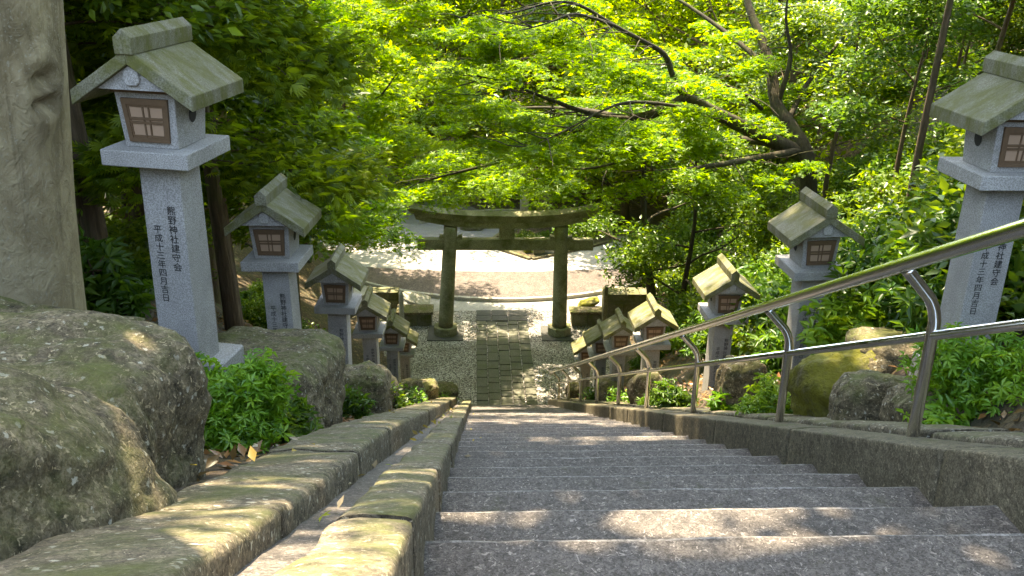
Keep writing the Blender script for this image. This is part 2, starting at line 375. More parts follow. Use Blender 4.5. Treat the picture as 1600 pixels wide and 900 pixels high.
# stone kerbs on both sides: rows of blocks following the slope
def kerb_row(name, x0, x1, h, ya, yb, lng, mat, label, seed, depth=.5, rnd=.022, jx=.008, jz=.010, hend=None, cat='kerb', rgh=.8, hr=(3, 17)):
    b = MB(); rng = random.Random(seed); y = ya; q = 0
    while y < yb:
        L = lng*rng.uniform(.85, 1.15); ye = min(y+L, yb)
        dx, dz, dy2 = rng.uniform(-jx, jx), rng.uniform(-jz, jz), rng.uniform(-jx, jx)
        ns = max(6, int((ye-y)/.05)); gap = .002
        r = rnd
        prof = [(x0, -depth), (x0, -r*3), (x0, -r), (x0+r*.3, -r*.3), (x0+r, 0), (x0+(x1-x0)*.35, .004), (x0+(x1-x0)*.65, .004), (x1-r, 0), (x1-r*.3, -r*.3), (x1, -r), (x1, -r*3), (x1, -depth)]
        m = len(prof); vs = []
        for i in range(ns+1):
            t = i/ns; yy = y+gap+(ye-y-2*gap)*t
            e = max(0, 1-min(t, 1-t)*(ye-y)/.02)       # rounded ends
            for j, (xx, zz) in enumerate(prof):
                w = (mnoise.noise(Vector((xx*9+seed, yy*5, zz*5)))*.012 + mnoise.noise(Vector((xx*25+seed, yy*22, zz*20)))*.005)*rgh
                hh = h if hend is None else h+(hend-h)*sst(hr[0], hr[1], yy)
                c = (x0+x1)/2
                vs.append((xx + dx + w*(1 if xx > c else -1) + (c-xx)*.012*e, yy, nose(yy)+hh+dz+zz+w*(1 if zz > -.1 else 0) - .003*e*(zz > -.1)))
        fs = [(i*m+j, i*m+j+1, (i+1)*m+j+1, (i+1)*m+j) for i in range(ns) for j in range(m-1)]
        fs += [tuple(range(m-1, -1, -1)), tuple(ns*m+j for j in range(m))]
        n = len(b.v); b.v += vs; b.f += [tuple(i+n for i in f) for f in fs]; b.sm += [True]*(len(fs)-2)+[False]*2
        y = ye; q += 1
    o = b.build(name, mat)
    return tag(o, label, cat)
kerb_row('stone_kerb', -.282, -.122, .115, -.6, 18.0, 1.1, MT['kerb_stone'], 'lichen spotted stone kerb bordering the left edge of the steps', 3, rnd=.016, jz=.004, jx=.004)
kerb_row('stone_kerb', -.755, -.425, .118, -.6, 17.6, 1.15, MT['kerb_stone'], 'wide mossy stone kerb between the drain channel and left boulders', 11, rnd=.02, jz=.004, jx=.004, hend=.195, hr=(1.5, 4.2))
kerb_row('stone_kerb', 1.565, 1.83, .165, -.6, 18.1, 1.5, MT['kerb_dark'], 'brown stone kerb under the steel handrail right of the steps', 23, rnd=.010, hend=.12, jx=.002, jz=.003, rgh=.35)
kerb_row('stone_kerb', 1.845, 2.2, .19, -.6, 17.6, 1.05, MT['kerb_stone'], 'low rough stone ledge behind the handrail kerb holding the right rocks', 31, rnd=.02, jz=.008, hend=.14)
gb = MB()
for i in range(60):
    ya, yb = -.6+18.4*i/60, -.6+18.4*(i+1)/60
    gb.add([(-.44, ya, nose(ya)+.04), (-.26, ya, nose(ya)+.035), (-.26, yb, nose(yb)+.035), (-.44, yb, nose(yb)+.04)], [(0, 1, 2, 3)])
tag(gb.build('gutter', MT['step_stone']), kind='structure')

# ------------------------------------------------------------------ paving on the court
def build_paving():
    rng = random.Random(8); b = MB()
    w = 1.375/5
    for c in range(5):
        y = 17.9 + rng.uniform(0, .2) - .2
        while y < 22.55:
            L = rng.choice([.26, .32, .4, .48]); ye = min(y+L, 22.6); g = .009
            x0 = -.015+c*w; z = .035+rng.uniform(-.006, .006)
            if ye-y > .05:
                j = lambda: rng.uniform(-.006, .006)
                vs = [(x0+g+j(), y+g+j(), 0), (x0+w-g+j(), y+g+j(), 0), (x0+w-g+j(), ye-g+j(), 0), (x0+g+j(), ye-g+j(), 0)]
                cx, cy = x0+w/2, (y+ye)/2
                top = [(cx+(vx-cx)*.95, cy+(vy-cy)*.96, z+rng.uniform(-.002, .002)) for vx, vy, _ in vs]
                b.add(vs+top, [(4, 5, 6, 7), (0, 1, 5, 4), (1, 2, 6, 5), (2, 3, 7, 6), (3, 0, 4, 7)])
            y = ye
    o = b.build('path', MT['paver']); tag(o, kind='structure')
    b2 = MB()
    for (xa, xb) in ((-.015, .39), (.40, .84), (.85, 1.36)):
        for (ya, yb) in ((22.62, 22.95), (22.96, 23.33)):
            b2.box(xa+.006, xb-.006, ya, yb, 0, .04)
    tag(b2.build('path', MT['slate'], bevel=.006), kind='structure')
build_paving()

# ------------------------------------------------------------------ lanterns
W = .42
HP = .98
def text_mesh(s, size, spacing):
    cu = bpy.data.curves.new('inscription', 'FONT'); cu.body = '\n'.join(s); cu.size = size; cu.align_x = 'CENTER'
    cu.space_line = spacing; cu.extrude = .0006; cu.resolution_u = 2
    o = bpy.data.objects.new('inscription', cu); COL.objects.link(o)
    bpy.context.view_layer.update()
    me = bpy.data.meshes.new_from_object(o.evaluated_get(bpy.context.evaluated_depsgraph_get()))
    bpy.data.objects.remove(o); bpy.data.curves.remove(cu); return me
TXT_A = text_mesh('熊野神社建守会', .046, 1.02); TXT_B = text_mesh('平成十三年四月吉日', .043, 1.02)
for me in (TXT_A, TXT_B): me.materials.append(MT['ink'])

def make_lantern():
    r = empty('stone_lantern')
    b = MB(); b.box(-.15, .19, -.06, .20, -.26, -.055); b.build('base', MT['granite'], r, bevel=.008)
    b = MB(); b.frustum(.205, .205, .197, .197, -.1, HP-.012); pl = b.build('pillar', MT['granite'], r, bevel=.004)
    for me, x, z in ((TXT_A, .040, HP-.24), (TXT_B, -.040, HP-.335)):
        t = link('inscription', me, None, pl); t.rotation_euler = (math.pi/2, 0, 0); t.location = (x, -.1018, z)
    b = MB(); b.box(-.115, .115, -.115, .115, HP-.0118, HP+.004); b.build('neck', MT['granite'], r, bevel=.003)
    z = HP; b = MB(); b.box(-.5*W, .5*W, -.5*W, .5*W, z+.004, z+.185*W); b.build('tray', MT['granite'], r, bevel=.004)
    z += .185*W; hb = .60*W
    w0, w1 = .61*W, .685*W
    b = MB(); b.frustum(w0, w0, w1, w1, z, z+hb)
    body = b.build('lamp_house', MT['granite'], r, bevel=.003)
    # flat dark disc on each side wall, painted as the shade inside a hole
    sl = (w1-w0)/2/hb
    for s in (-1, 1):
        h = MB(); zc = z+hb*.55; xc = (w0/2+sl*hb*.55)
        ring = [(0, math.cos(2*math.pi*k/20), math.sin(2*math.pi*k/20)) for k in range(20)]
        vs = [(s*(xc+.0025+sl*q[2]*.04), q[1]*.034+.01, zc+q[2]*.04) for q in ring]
        h.add(vs, [tuple(range(20)) if s > 0 else tuple(range(19, -1, -1))]); h.build('side_hole_shade', MT['hole_shade'], body)
    # wooden window, leaning with the front wall
    win = MB(); ww0, ww1 = .46*W, .535*W; za, zb = z+.07*W, z+.54*W
    def fy(zz): return -(w0/2 + sl*(zz-z))
    def wx(t, zz): return t*(ww0+(ww1-ww0)*(zz-za)/(zb-za))/2
    def bar(mb, t0, t1, z0, z1, d0, d1):
        vs = []
        for d in (d0, d1):
            vs += [(wx(t0, z0), fy(z0)-d, z0), (wx(t1, z0), fy(z0)-d, z0), (wx(t1, z1), fy(z1)-d, z1), (wx(t0, z1), fy(z1)-d, z1)]
        mb.add(vs, [(4, 5, 6, 7), (0, 1, 5, 4), (1, 2, 6, 5), (2, 3, 7, 6), (3, 0, 4, 7)])
    hz = zb-za; e = .2
    bar(win, -1, 1, za, za+.10*hz, .001, .013); bar(win, -1, 1, zb-.14*hz, zb, .001, .013)
    bar(win, -1, -1+e, za+.10*hz, zb-.14*hz, .001, .013); bar(win, 1-e, 1, za+.10*hz, zb-.14*hz, .001, .013)
    wo = win.build('window', MT['window_wood'], r)
    mu = MB(); i0, i1 = za+.10*hz, zb-.14*hz
    for t in (-.16, .10): bar(mu, t, t+.06, i0, i1, .0035, .0095)
    for q in (.42, .54): bar(mu, -1+e, 1-e, i0+q*(i1-i0), i0+(q+.075)*(i1-i0), .0038, .0088)
    bar(mu, -1+e, -1+e+.07, i0, i1, .0036, .0080); bar(mu, 1-e-.07, 1-e, i0, i1, .0036, .0080)
    bar(mu, -1+e, 1-e, i0, i0+.07*(i1-i0), .0037, .0078); bar(mu, -1+e, 1-e, i1-.07*(i1-i0), i1, .0037, .0078)
    mu.build('lattice', MT['window_wood'], wo)
    pn = MB(); bar(pn, -1+e, 1-e, i0, i1, .001, .003); pn.build('pane', MT['paper'], wo)
    # roof
    z += hb; pitch = .66; th = .155*W; ap = z + .325*W; he = .675*W; D = .60*W
    b = MB(); b.box(-.37*W, .37*W, -.37*W, .37*W, z, z+.022); b.build('lintel', MT['window_wood'], r)
    g = MB(); g.prism([(-.52*W, z+.0225), (.52*W, z+.0225), (0, ap+.012)], -D+.085*W, D-.085*W); g.build('gable', MT['granite'], r)
    rf = MB()
    for s in (-1, 1):
        pts = [(0, ap), (he*s, ap-he*pitch), (he*s, ap-he*pitch+th), (0, ap+th)]
        if s > 0: rf.prism(pts, -D, D)
        else: rf.prism(pts[::-1], -D, D)
    ro = rf.build('roof', MT['roof_stone'], r, bevel=.003)
    rc = MB(); zt = ap+th-.05*W; rw = .095*W
    rc.prism([(-rw, zt), (rw, zt), (rw*1.05, zt+.165*W), (0, zt+.255*W), (-rw*1.05, zt+.165*W)], -D-.012, D+.012)
    rc.build('ridge', MT['roof_stone'], ro, bevel=.002)
    cr = MB(); cz = ap-.13*W; q = .085*W
    cr.prism([(-q, cz-.055*W), (-q*.6, cz-.095*W), (q*.6, cz-.095*W), (q, cz-.055*W), (q, cz+.06*W), (q*.3, cz+.105*W), (-q*.3, cz+.105*W), (-q, cz+.06*W)], -D+.05*W, -D+.083*W)
    cr.build('crest', MT['granite'], r, bevel=.004)
    return r
LANT = [
 (262, 265, 4.37, -12, 'tall stone lantern beside the smooth tree trunk, full two column inscription in view', 'L'),
 (438, 423, 6.85, -5, 'stone lantern behind the long mossy boulder, moss patch on its right roof slope', 'L'),
 (527, 488, 9.70, -3, 'stone lantern third down the left side, yellow moss on its left roof slope', 'L'),
 (580, 525, 13.1, -2, 'stone lantern fourth down the left side of the steps, standing behind small mossy rocks', 'L'),
 (612.6, 544.5, 16.2, -2, 'grey roofed stone lantern next to last at the foot of the steps on the left', 'L'),
 (634, 556, 19.3, -2, 'smallest looking left stone lantern, last at the foot of the steps near gate pillar', 'L'),
 (1550, 308, 4.72, 2, 'large stone lantern cut by the right picture edge, behind the thick handrail', 'R'),
 (1268, 436, 7.25, 3, 'stone lantern behind the bright mossy rock and handrail, grey ridge stone on roof', 'R'),
 (1126, 503, 9.70, 2, 'stone lantern third down the handrail side, pillar crossed by both rails', 'R'),
 (1018, 542, 12.2, 2, 'stone lantern fourth down the handrail side, right roof slope lit yellow', 'R'),
 (965, 551, 14.6, 2, 'stone lantern fifth down the handrail side, roof overlapping the one behind', 'R'),
 (938, 559, 17.0, 2, 'stone lantern sixth down the handrail side, wedged between two other roofs', 'R'),
 (914, 571, 19.3, 2, 'stone lantern at the lower end of the handrail, nearest to right gate pillar', 'R')]
proto = make_lantern(); LP = []
for i, (px, py, d, rz, lab, side) in enumerate(LANT):
    o = proto if i == 0 else copy_tree(proto)
    p = P(px, py, d); o.location = (p.x, p.y, p.z-HP+(.055 if i != 6 else .08)); o.rotation_euler = (math.radians(.9*math.sin(i*5.1)), math.radians(.9*math.sin(i*3.3+1)), math.radians(rz)); LP.append(o.location.copy())
    tag(o, lab, 'stone lantern', 'stone lanterns lining the left side of the steps' if side == 'L' else 'stone lanterns lining the handrail side of the steps')

# ------------------------------------------------------------------ handrail
def smooth_path(pts, n=8):
    pts = [Vector(p) for p in pts]; out = []
    for i in range(len(pts)-1):
        a, b, c, d = pts[max(i-1, 0)], pts[i], pts[i+1], pts[min(i+2, len(pts)-1)]
        for k in range(n):
            t = k/n
            out.append(.5*((2*b)+(c-a)*t+(2*a-5*b+4*c-d)*t*t+(3*b-a-3*c+d)*t**3))
    out.append(pts[-1]); return out
hr = empty('handrail', (1.78, 3.24, nose(3.24)+.17))
tag(hr, 'polished steel handrail with two rails and bent posts down the right side', 'handrail')
def hpt(x, y, h): return Vector((x, y, nose(y)+h)) - hr.location
def rl(y, a, b): return a+(b-a)*(y-2.3)/15.6
TOPA, TOPB, LOWA, LOWB = .924, .797, .641, .526
b = MB(); pts = [hpt(1.618, -1.2, TOPA), hpt(1.618, 2.3, TOPA), hpt(1.618, 9, rl(9, TOPA, TOPB)), hpt(1.618, 18.2, rl(18.2, TOPA, TOPB))]
pts += [pts[-1]+Vector((0, .035, -.035)), pts[-1]+Vector((.01, .035, -.085))]
b.tube(pts, .028, 18); b.build('top_rail', MT['steel'], hr)
b = MB(); b.tube([hpt(1.78, -1.2, LOWA), hpt(1.78, 9, rl(9, LOWA, LOWB)), hpt(1.78, 19.0, rl(19, LOWA, LOWB)), hpt(1.76, 19.5, rl(19.5, LOWA, LOWB)-.02)], .019, 12)
b.build('lower_rail', MT['steel'], hr)
for i, y in enumerate((.7, 3.24, 4.73, 6.67, 8.54, 10.28, 12.17, 14.07, 15.96, 17.85)):
    hk = rl(y, TOPA, TOPB); b = MB()
    pth = smooth_path([hpt(1.78, y, .09), hpt(1.78, y, hk-.312), hpt(1.774, y, hk-.214), hpt(1.748, y, hk-.148), hpt(1.705, y, hk-.098), hpt(1.63, y, hk-.018)], 5)
    b.tube(pth, .0243, 14); b.build('post', MT['steel'], hr)

# ------------------------------------------------------------------ torii
to = empty('torii_gate', (.665, 21.85, 0)); to.rotation_euler = (0, 0, math.radians(-.8))
tag(to, 'weathered green grey stone torii gate standing at the foot of the steps', 'torii gate')
def tl(x): return x-.665
for s, xb, xt in ((-1, -.80, -.635), (1, 2.13, 2.10)):
    xb2, xt2 = tl(xb), tl(xt)
    b = MB(); b.box(xb2-.46, xb2+.46, -.46, .46, -.03, .03); b.build('footing_slab', MT['slate'], to, bevel=.006)
    oc = [(xb2+.315*math.cos(math.pi*(k+.5)/4), .315*math.sin(math.pi*(k+.5)/4)) for k in range(8)]
    b = MB(); b.vprism(oc, .03, .235); b.build('base_stone', MT['torii_stone'], to, bevel=.012, seg=2)
    b = MB(); pts = [(xb2+(xt2-xb2)*t, 0, .22+(2.93-.22)*t) for t in np.linspace(0, 1, 12)]
    b.tube(pts, [.19-.022*t for t in np.linspace(0, 1, 12)], 28, wob=.02, seed=s*3.); b.build('column', MT['torii_stone'], to)
    for q in (-1, 1):
        xx = xt2 + q*.22; b = MB()
        b.add([(xx-.06, -.09, 2.60), (xx+.06, -.09, 2.60), (xx+.06, .09, 2.60), (xx-.06, .09, 2.60), (xx-.06, -.09, 2.66 + (.03 if q < 0 else 0)), (xx+.06, -.09, 2.66+(.03 if q > 0 else 0)), (xx+.06, .09, 2.66+(.03 if q > 0 else 0)), (xx-.06, .09, 2.66+(.03 if q < 0 else 0))],
              [(0, 3, 2, 1), (4, 5, 6, 7), (0, 1, 5, 4), (1, 2, 6, 5), (2, 3, 7, 6), (3, 0, 4, 7)]); b.build('wedge', MT['torii_stone'], to)
b = MB(); b.box(tl(-1.46), tl(2.90), -.10, .10, 2.32, 2.598); b.build('tie_beam', MT['torii_stone'], to, bevel=.008)
b = MB(); b.box(tl(.56), tl(.94), -.09, .09, 2.60, 2.90); b.build('strut', MT['torii_stone'], to, bevel=.006)
def lintel(name, hw0, hw1, z0, z1, d0, d1, rise, n=32):
    b = MB(); vs = []
    for i in range(n+1):
        t = -1+2*i/n; up = rise*abs(t)**2.6
        x0, x1 = t*hw0, t*hw1
        vs += [(x0, -d0, z0+up), (x0, d0, z0+up), (x1, d1, z1+up*1.05), (x1, 0, z1+up*1.05+.07), (x1, -d1, z1+up*1.05)]
    fs = []
    for i in range(n):
        for j in range(5): fs.append((i*5+j, i*5+(j+1) % 5, (i+1)*5+(j+1) % 5, (i+1)*5+j))
    fs += [(4, 3, 2, 1, 0), tuple(n*5+j for j in range(5))]
    b.add(vs, fs); return b.build(name, MT['torii_stone'], to)
lintel('lower_lintel', 2.14, 2.20, 2.90, 3.065, .14, .15, .23)
lintel('top_lintel', 2.26, 2.40, 3.066, 3.24, .17, .21, .23)

# ------------------------------------------------------------------ rocks
def shift(c):
    c = Vector(c); k = (.92 if c.x < 0 else 1.10) if c.y < 10 else 1.0
    q = Vector((0, 0, CAMZ)) + (c-Vector((0, 0, CAMZ)))*k
    if k == 1.0: q.x += .06 if c.x < 0 else .20
    return k, q
def rock(name, c, dims, seed, label, cat='rock', mat='boulder', boxy=3.2, rot=(0, 0, 0), amp=.10, sub=5, facets=9, group=None):
    bm = bmesh.new(); bmesh.ops.create_icosphere(bm, subdivisions=sub, radius=1); rng = random.Random(seed)
    planes = []
    for _ in range(facets):
        d = Vector((rng.gauss(0, 1), rng.gauss(0, 1), rng.gauss(.1, .8))).normalized(); planes.append((d, rng.uniform(.80, .97)))
    o3 = Vector((seed*3.7, seed*1.3, seed*.7))
    for v in bm.verts:
        p = v.co.copy(); q = (abs(p.x)**boxy+abs(p.y)**boxy+abs(p.z)**boxy)**(1/boxy); p /= q
        for d, k in planes:
            s = p.dot(d)-k*1.12
            if s > 0: p -= d*s*.85
        nn = mnoise.fractal(p*1.1+o3, 1, 2, 3)*amp + mnoise.fractal(p*3.4+o3, 1, 2, 3)*amp*.45 + mnoise.fractal(p*11+o3, .8, 2.1, 4)*amp*.20 + (abs(mnoise.noise(p*2.1+o3*2))-.25)*amp*1.0 + (abs(mnoise.noise(p*5.3+o3))-.25)*amp*.35
        p *= 1+nn
        v.co = Vector((p.x*dims[0]/2, p.y*dims[1]/2, p.z*dims[2]/2))
    if group in (RL, RR): k, c = shift(c); bmesh.ops.scale(bm, vec=(k, k, k), verts=bm.verts)
    me = bpy.data.meshes.new(name); bm.to_mesh(me); bm.free()
    me.polygons.foreach_set('use_smooth', [True]*len(me.polygons))
    o = link(name, me, MT[mat], None, c); o.rotation_euler = [math.radians(a) for a in rot]
    return tag(o, label, cat, group)
RL = 'rocks edging the left planting bed'; RR = 'rocks edging the right planting bed'
rock('boulder', (-1.30, 1.52, 8.67), (1.08, 1.40, .98), 5, 'huge rounded brown boulder in the lower left corner beside the kerb', 'boulder', boxy=3.2, rot=(-23, 0, -4), sub=6, facets=5, amp=.07, group=RL)
rock('boulder', (-1.63, 2.48, 8.30), (1.38, .86, 1.06), 12, 'flat topped mossy boulder in front of the tree trunk and tallest lantern', 'boulder', boxy=7, rot=(-3, 3, -3), sub=6, facets=2, amp=.055, group=RL)
rock('rock', (-2.15, 3.75, 8.17), (1.35, .6, .46), 17, 'flat mossy slab rock at the foot of the thick tree trunk', boxy=4.5, sub=5, group=RL)
rock('boulder', (-1.46, 5.35, 7.02), (1.06, 1.1, .88), 21, 'long mossy boulder behind the bright green bush, lantern rising behind it', 'boulder', boxy=6.5, rot=(-8, 3, -4), sub=6, facets=3, amp=.065, group=RL)
rock('rock', (-1.17, 4.72, 7.28), (.52, .56, .72), 24, 'rounded grey brown rock leaning against the long mossy boulder behind the bush', boxy=3, rot=(-14, 8, 0), facets=4, group=RL)
rock('rock', (-1.09, 7.75, 5.76), (.54, .72, .68), 33, 'squat yellow mossed rock beyond the dark green clump on the left', mat='boulder', boxy=4.2, rot=(-18, 0, 0), facets=4, group=RL)
rock('rock', (-1.16, 9.6, 4.78), (.5, .7, .60), 35, 'dark rock half hidden by ivy beside the left kerb', boxy=4, rot=(-18, 0, 4), group=RL)
rock('rock', (-1.10, 13.2, 2.88), (.42, .6, .5), 39, 'small upright grey rock low on the left near the stair foot', boxy=4, rot=(-18, 0, 0), group=RL)
rock('rock', (-1.05, 15.5, 1.68), (.5, .8, .5), 41, 'flat grey rock at the lower end of the left kerb', boxy=4, rot=(-16, 0, 0), group=RL)
rock('rock', (-.85, 18.55, .10), (.75, .55, .34), 43, 'low weedy rock on the gravel beside the last left step', boxy=3.5, group=RL)
rock('rock', (2.12, 4.66, 7.42), (.50, .54, .58), 51, 'bright yellow green mossy rock behind the handrail post', mat='mossy_rock', boxy=4.2, rot=(-16, -8, 14), facets=6, amp=.12, group=RR)
rock('rock', (2.06, 4.12, 7.62), (.46, .50, .46), 53, 'pale grey brown rounded rock in front of the bright mossy rock', boxy=3.4, rot=(-18, 6, -14), facets=7, amp=.11, group=RR)
rock('rock', (2.42, 4.72, 7.66), (.56, .44, .30), 55, 'flat dark slab rock behind the mossy rocks near the large right lantern', boxy=5, rot=(-6, 4, 0), group=RR)
rock('rock', (2.16, 3.68, 7.82), (.46, .52, .42), 57, 'grey rock between nearest handrail post and the clipped right bush', boxy=3.6, rot=(-18, 3, 0), group=RR)
rock('rock', (1.98, 6.18, 6.66), (.38, .30, .56), 61, 'upright flat faced brown rock beside the third handrail lantern', boxy=5.5, rot=(-5, 0, 4), facets=5, group=RR)
rock('rock', (1.92, 9.3, 5.0), (.40, .5, .5), 63, 'rough grey rock below the handrail with weeds on both sides', boxy=3.6, rot=(-14, 0, 4), group=RR)
rock('rock', (1.90, 13.0, 3.0), (.42, .5, .45), 67, 'small square topped rock near the lower end of the handrail', boxy=4.2, rot=(-10, 0, 0), group=RR)
rock('rock', (1.86, 17.4, .70), (.36, .4, .36), 69, 'little stone at the very foot of the handrail', boxy=3, group=RR)

# low walls and stone pieces beside the gate
def wall_block(name, x0, x1, y0, y1, z0, z1, mat, label, cat, rz=0, courses=1, cap=None, group=None):
    o = empty(name, ((x0+x1)/2, (y0+y1)/2, z0), math.radians(rz)); tag(o, label, cat, group)
    hx, hy = (x1-x0)/2, (y1-y0)/2; b = MB(); rng = random.Random(int(x0*100)+int(y0*10))
    for c in range(courses):
        za, zb = (z1-z0)*c/courses, (z1-z0)*(c+1)/courses - .006
        x = -hx
        while x < hx-.02:
            L = rng.uniform(.3, .6); xe = min(x+L, hx); j = rng.uniform(-.012, .012)
            if hx-xe < .12: xe = hx
            b.box(x+.004, xe-.004, -hy+j, hy+j, za, zb); x = xe
    b.build('wall_body', MT[mat], o, bevel=.012, seg=2)
    if cap:
        b = MB(); M = Matrix.Translation((0, 0, z1-z0)) @ Matrix.Rotation(math.radians(cap), 4, 'X')
        b.box(-hx-.05, hx+.04, -hy-.05, hy+.05, 0, .07, M); b.build('cap_stone', MT['boulder'], o, bevel=.01)
    return o
wall_block('low_wall', -2.05, -1.18, 22.35, 22.75, -.02, .36, 'wall_stone', 'low dark mossy stone wall left of the left gate pillar', 'wall', cap=4)
wall_block('low_wall', -2.9, -2.1, 23.2, 23.6, -.02, .62, 'wall_stone', 'dark stepped stone wall behind the left wooden post', 'wall', courses=3, cap=0)
wall_block('low_wall', 2.50, 3.28, 22.3, 22.7, -.02, .34, 'wall_stone', 'low mossy stone wall right of the right gate pillar', 'wall', cap=-4)
wall_block('low_wall', 3.32, 4.7, 22.2, 22.7, -.02, .95, 'wall_stone', 'dark coursed stone wall under the shrubs right of the gate', 'wall', courses=4)
o = rock('stone_slab', (-1.62, 23.05, .48), (.78, .5, .10), 81, 'tilted pale stone slab resting behind the left low wall', 'slab', 'pale_stone', 6, (12, 14, 0), .03, 4, 3)
rock('stone_slab', (3.0, 22.9, .40), (.6, .4, .2), 83, 'mossy wedge shaped stone lying behind the right low wall', 'slab', 'mossy_rock', 4, (0, -16, 0), .06, 4, 3)
for x, y, h, lab in ((-1.93, 22.05, 1.05, 'weathered pale wooden post standing by the left low wall'), (3.30, 21.9, 1.25, 'slender weathered stone post standing by the right coursed wall')):
    b = MB(); b.frustum(.12, .12, .10, .10, -.05, h); b.frustum(.10, .10, .02, .02, h+.002, h+.09)
    o = b.build('marker_post', MT['pale_stone' if x < 0 else 'wall_stone'], None, (x, y, 0), .2, bevel=.008); tag(o, lab, 'post')

# traffic island and monuments beyond the road
isl = [(1.72, 27.45), (3.3, 28.35), (4.6, 29.3), (4.2, 32), (2.6, 33.2), (1.3, 30.8), (.35, 28.8)]
b = MB(); b.vprism(isl, -.02, .06); tag(b.build('island', MT['soil']), kind='structure')
b = MB()
for i in range(len(isl)):
    a = Vector((*isl[i], 0)); c = Vector((*isl[(i+1) % len(isl)], 0)); d = (c-a).normalized(); nrm = Vector((d.y, -d.x, 0))
    b.add([a, c, c+nrm*.12, a+nrm*.12] + [q+Vector((0, 0, .08)) for q in (a, c, c+nrm*.12, a+nrm*.12)], [(4, 7, 6, 5), (0, 1, 5, 4), (1, 2, 6, 5), (2, 3, 7, 6), (3, 0, 4, 7)])
tag(b.build('kerb', MT['boulder']), 'mossy kerb edging the planted traffic island beyond the road', 'kerb')
def block(name, x, y, w, d, h, mat, label, cat, rz=0, cap=0):
    o = empty(name, (x, y, .05), math.radians(rz)); tag(o, label, cat)
    b = MB(); b.box(-w/2, w/2, -d/2, d/2, 0, h); b.build('stone_body', MT[mat], o, bevel=.02, seg=2)
    if cap: b = MB(); b.box(-w/2-.04, w/2+.04, -d/2-.04, d/2+.04, h+.001, h+cap); b.build('cap_stone', MT['pale_stone'], o, bevel=.015)
block('stone_marker', 1.98, 27.9, .36, .3, .42, 'wall_stone', 'short brown stone block with pale cap at the island tip', 'marker', 5, .06)
block('stone_marker', 2.38, 27.98, .40, .3, .34, 'granite', 'low pale grey block beside the brown capped block on the island', 'marker', -12)
block('stone_marker', 1.62, 28.0, .2, .2, .28, 'mossy_rock', 'small mossy stone left of the capped block on the island', 'marker', 20)
block('stone_pillar', 2.35, 30.9, .42, .42, 1.6, 'brown_asphalt', 'broad brown stone pillar seen through the gate right of the strut', 'pillar', 0, .08)
block('stone_pillar', 1.70, 31.6, .30, .30, 1.5, 'pale_stone', 'slim pale stone pillar seen through the gate beside the broad brown one', 'pillar')
b = MB(); b.box(-4.2, 0, -.15, .15, 0, .95); b.box(-4.25, .02, -.2, .2, .952, 1.05)
o = b.build('retaining_wall', MT['slate'], None, (-1.95, 33.4, 0), math.radians(6), bevel=.01); tag(o, 'dark grey retaining wall with flat coping beyond the bend of the road', 'wall')
rock('rock', (-.15, 30.6, .2), (.9, .7, .7), 87, 'dark rock at the road bend seen under the gate beam', 'rock', 'wall_stone', 2.6)
kb = MB()
for i in range(14):
    t0, t1 = i/14, (i+1)/14
    f = lambda t: Vector((-2.0+3.6*t, 31.0+.9*math.sin(t*2.2)+.5*t, 0))
    a, c = f(t0), f(t1)
    kb.add([a, c, c+Vector((0, .14, 0)), a+Vector((0, .14, 0))]+[q+Vector((0, 0, .16)) for q in (a, c, c+Vector((0, .14, 0)), a+Vector((0, .14, 0)))], [(4, 5, 6, 7), (0, 1, 5, 4), (2, 3, 7, 6)])
tag(kb.build('kerb', MT['pale_stone']), 'pale curved road kerb seen between the two beams of the gate', 'kerb')

# ------------------------------------------------------------------ foliage
def tmpl(kind):
    if kind == 'oval':
        v = [(0, 0, 0), (.42, .24, .06), (1, 0, -.05), (.42, -.24, .06)]; f = [(0, 3, 2), (0, 2, 1)]
    elif kind == 'slim':
        v = [(0, 0, 0), (.4, .13, .04), (1, 0, -.12), (.4, -.13, .04)]; f = [(0, 3, 2), (0, 2, 1)]
    elif kind == 'maple':
        v = [(0, 0, 0)]; f = []
        for i, (a, r) in enumerate(((-125, .42), (-62, .85), (0, 1.0), (62, .85), (125, .42))):
            t = math.radians(a); w = .40 if r > .5 else .5
            v += [(r*.42*math.cos(t-w), r*.42*math.sin(t-w), .03), (r*math.cos(t), r*math.sin(t), -.10*r), (r*.42*math.cos(t+w), r*.42*math.sin(t+w), .03)]
            k = 1+3*i; f += [(0, k, k+1), (0, k+1, k+2)]
    elif kind == 'whorl':
        v = []; f = []
        for i in range(6):
            t = 2*math.pi*i/6+.3*(i % 2); c, s = math.cos(t), math.sin(t); k = len(v); dz = -.12-.1*(i % 3)
            for x, y, z in ((.04, 0, .0), (.5, .15, .10), (1, 0, dz), (.5, -.15, .10)): v.append((x*c-y*s, x*s+y*c, z))
            f += [(k, k+3, k+2), (k, k+2, k+1)]
    elif kind == 'spray':
        v = []; f = []
        for a, r in ((0, 1), (24, .85), (-24, .85), (50, .6), (-50, .6), (12, .95), (-12, .95)):
            t = math.radians(a); c, s = math.cos(t), math.sin(t); k = len(v)
            for x, y, z in ((.02, 0, 0), (.55*r, .055, 0), (r, 0, -.14*r), (.55*r, -.055, 0)): v.append((x*c-y*s, x*s+y*c, z-.02*abs(a)/25))
            f += [(k, k+3, k+2), (k, k+2, k+1)]
    return np.array(v, np.float32), np.array(f, np.int32)
TM = {k: tmpl(k) for k in ('oval', 'slim', 'maple', 'whorl', 'spray')}
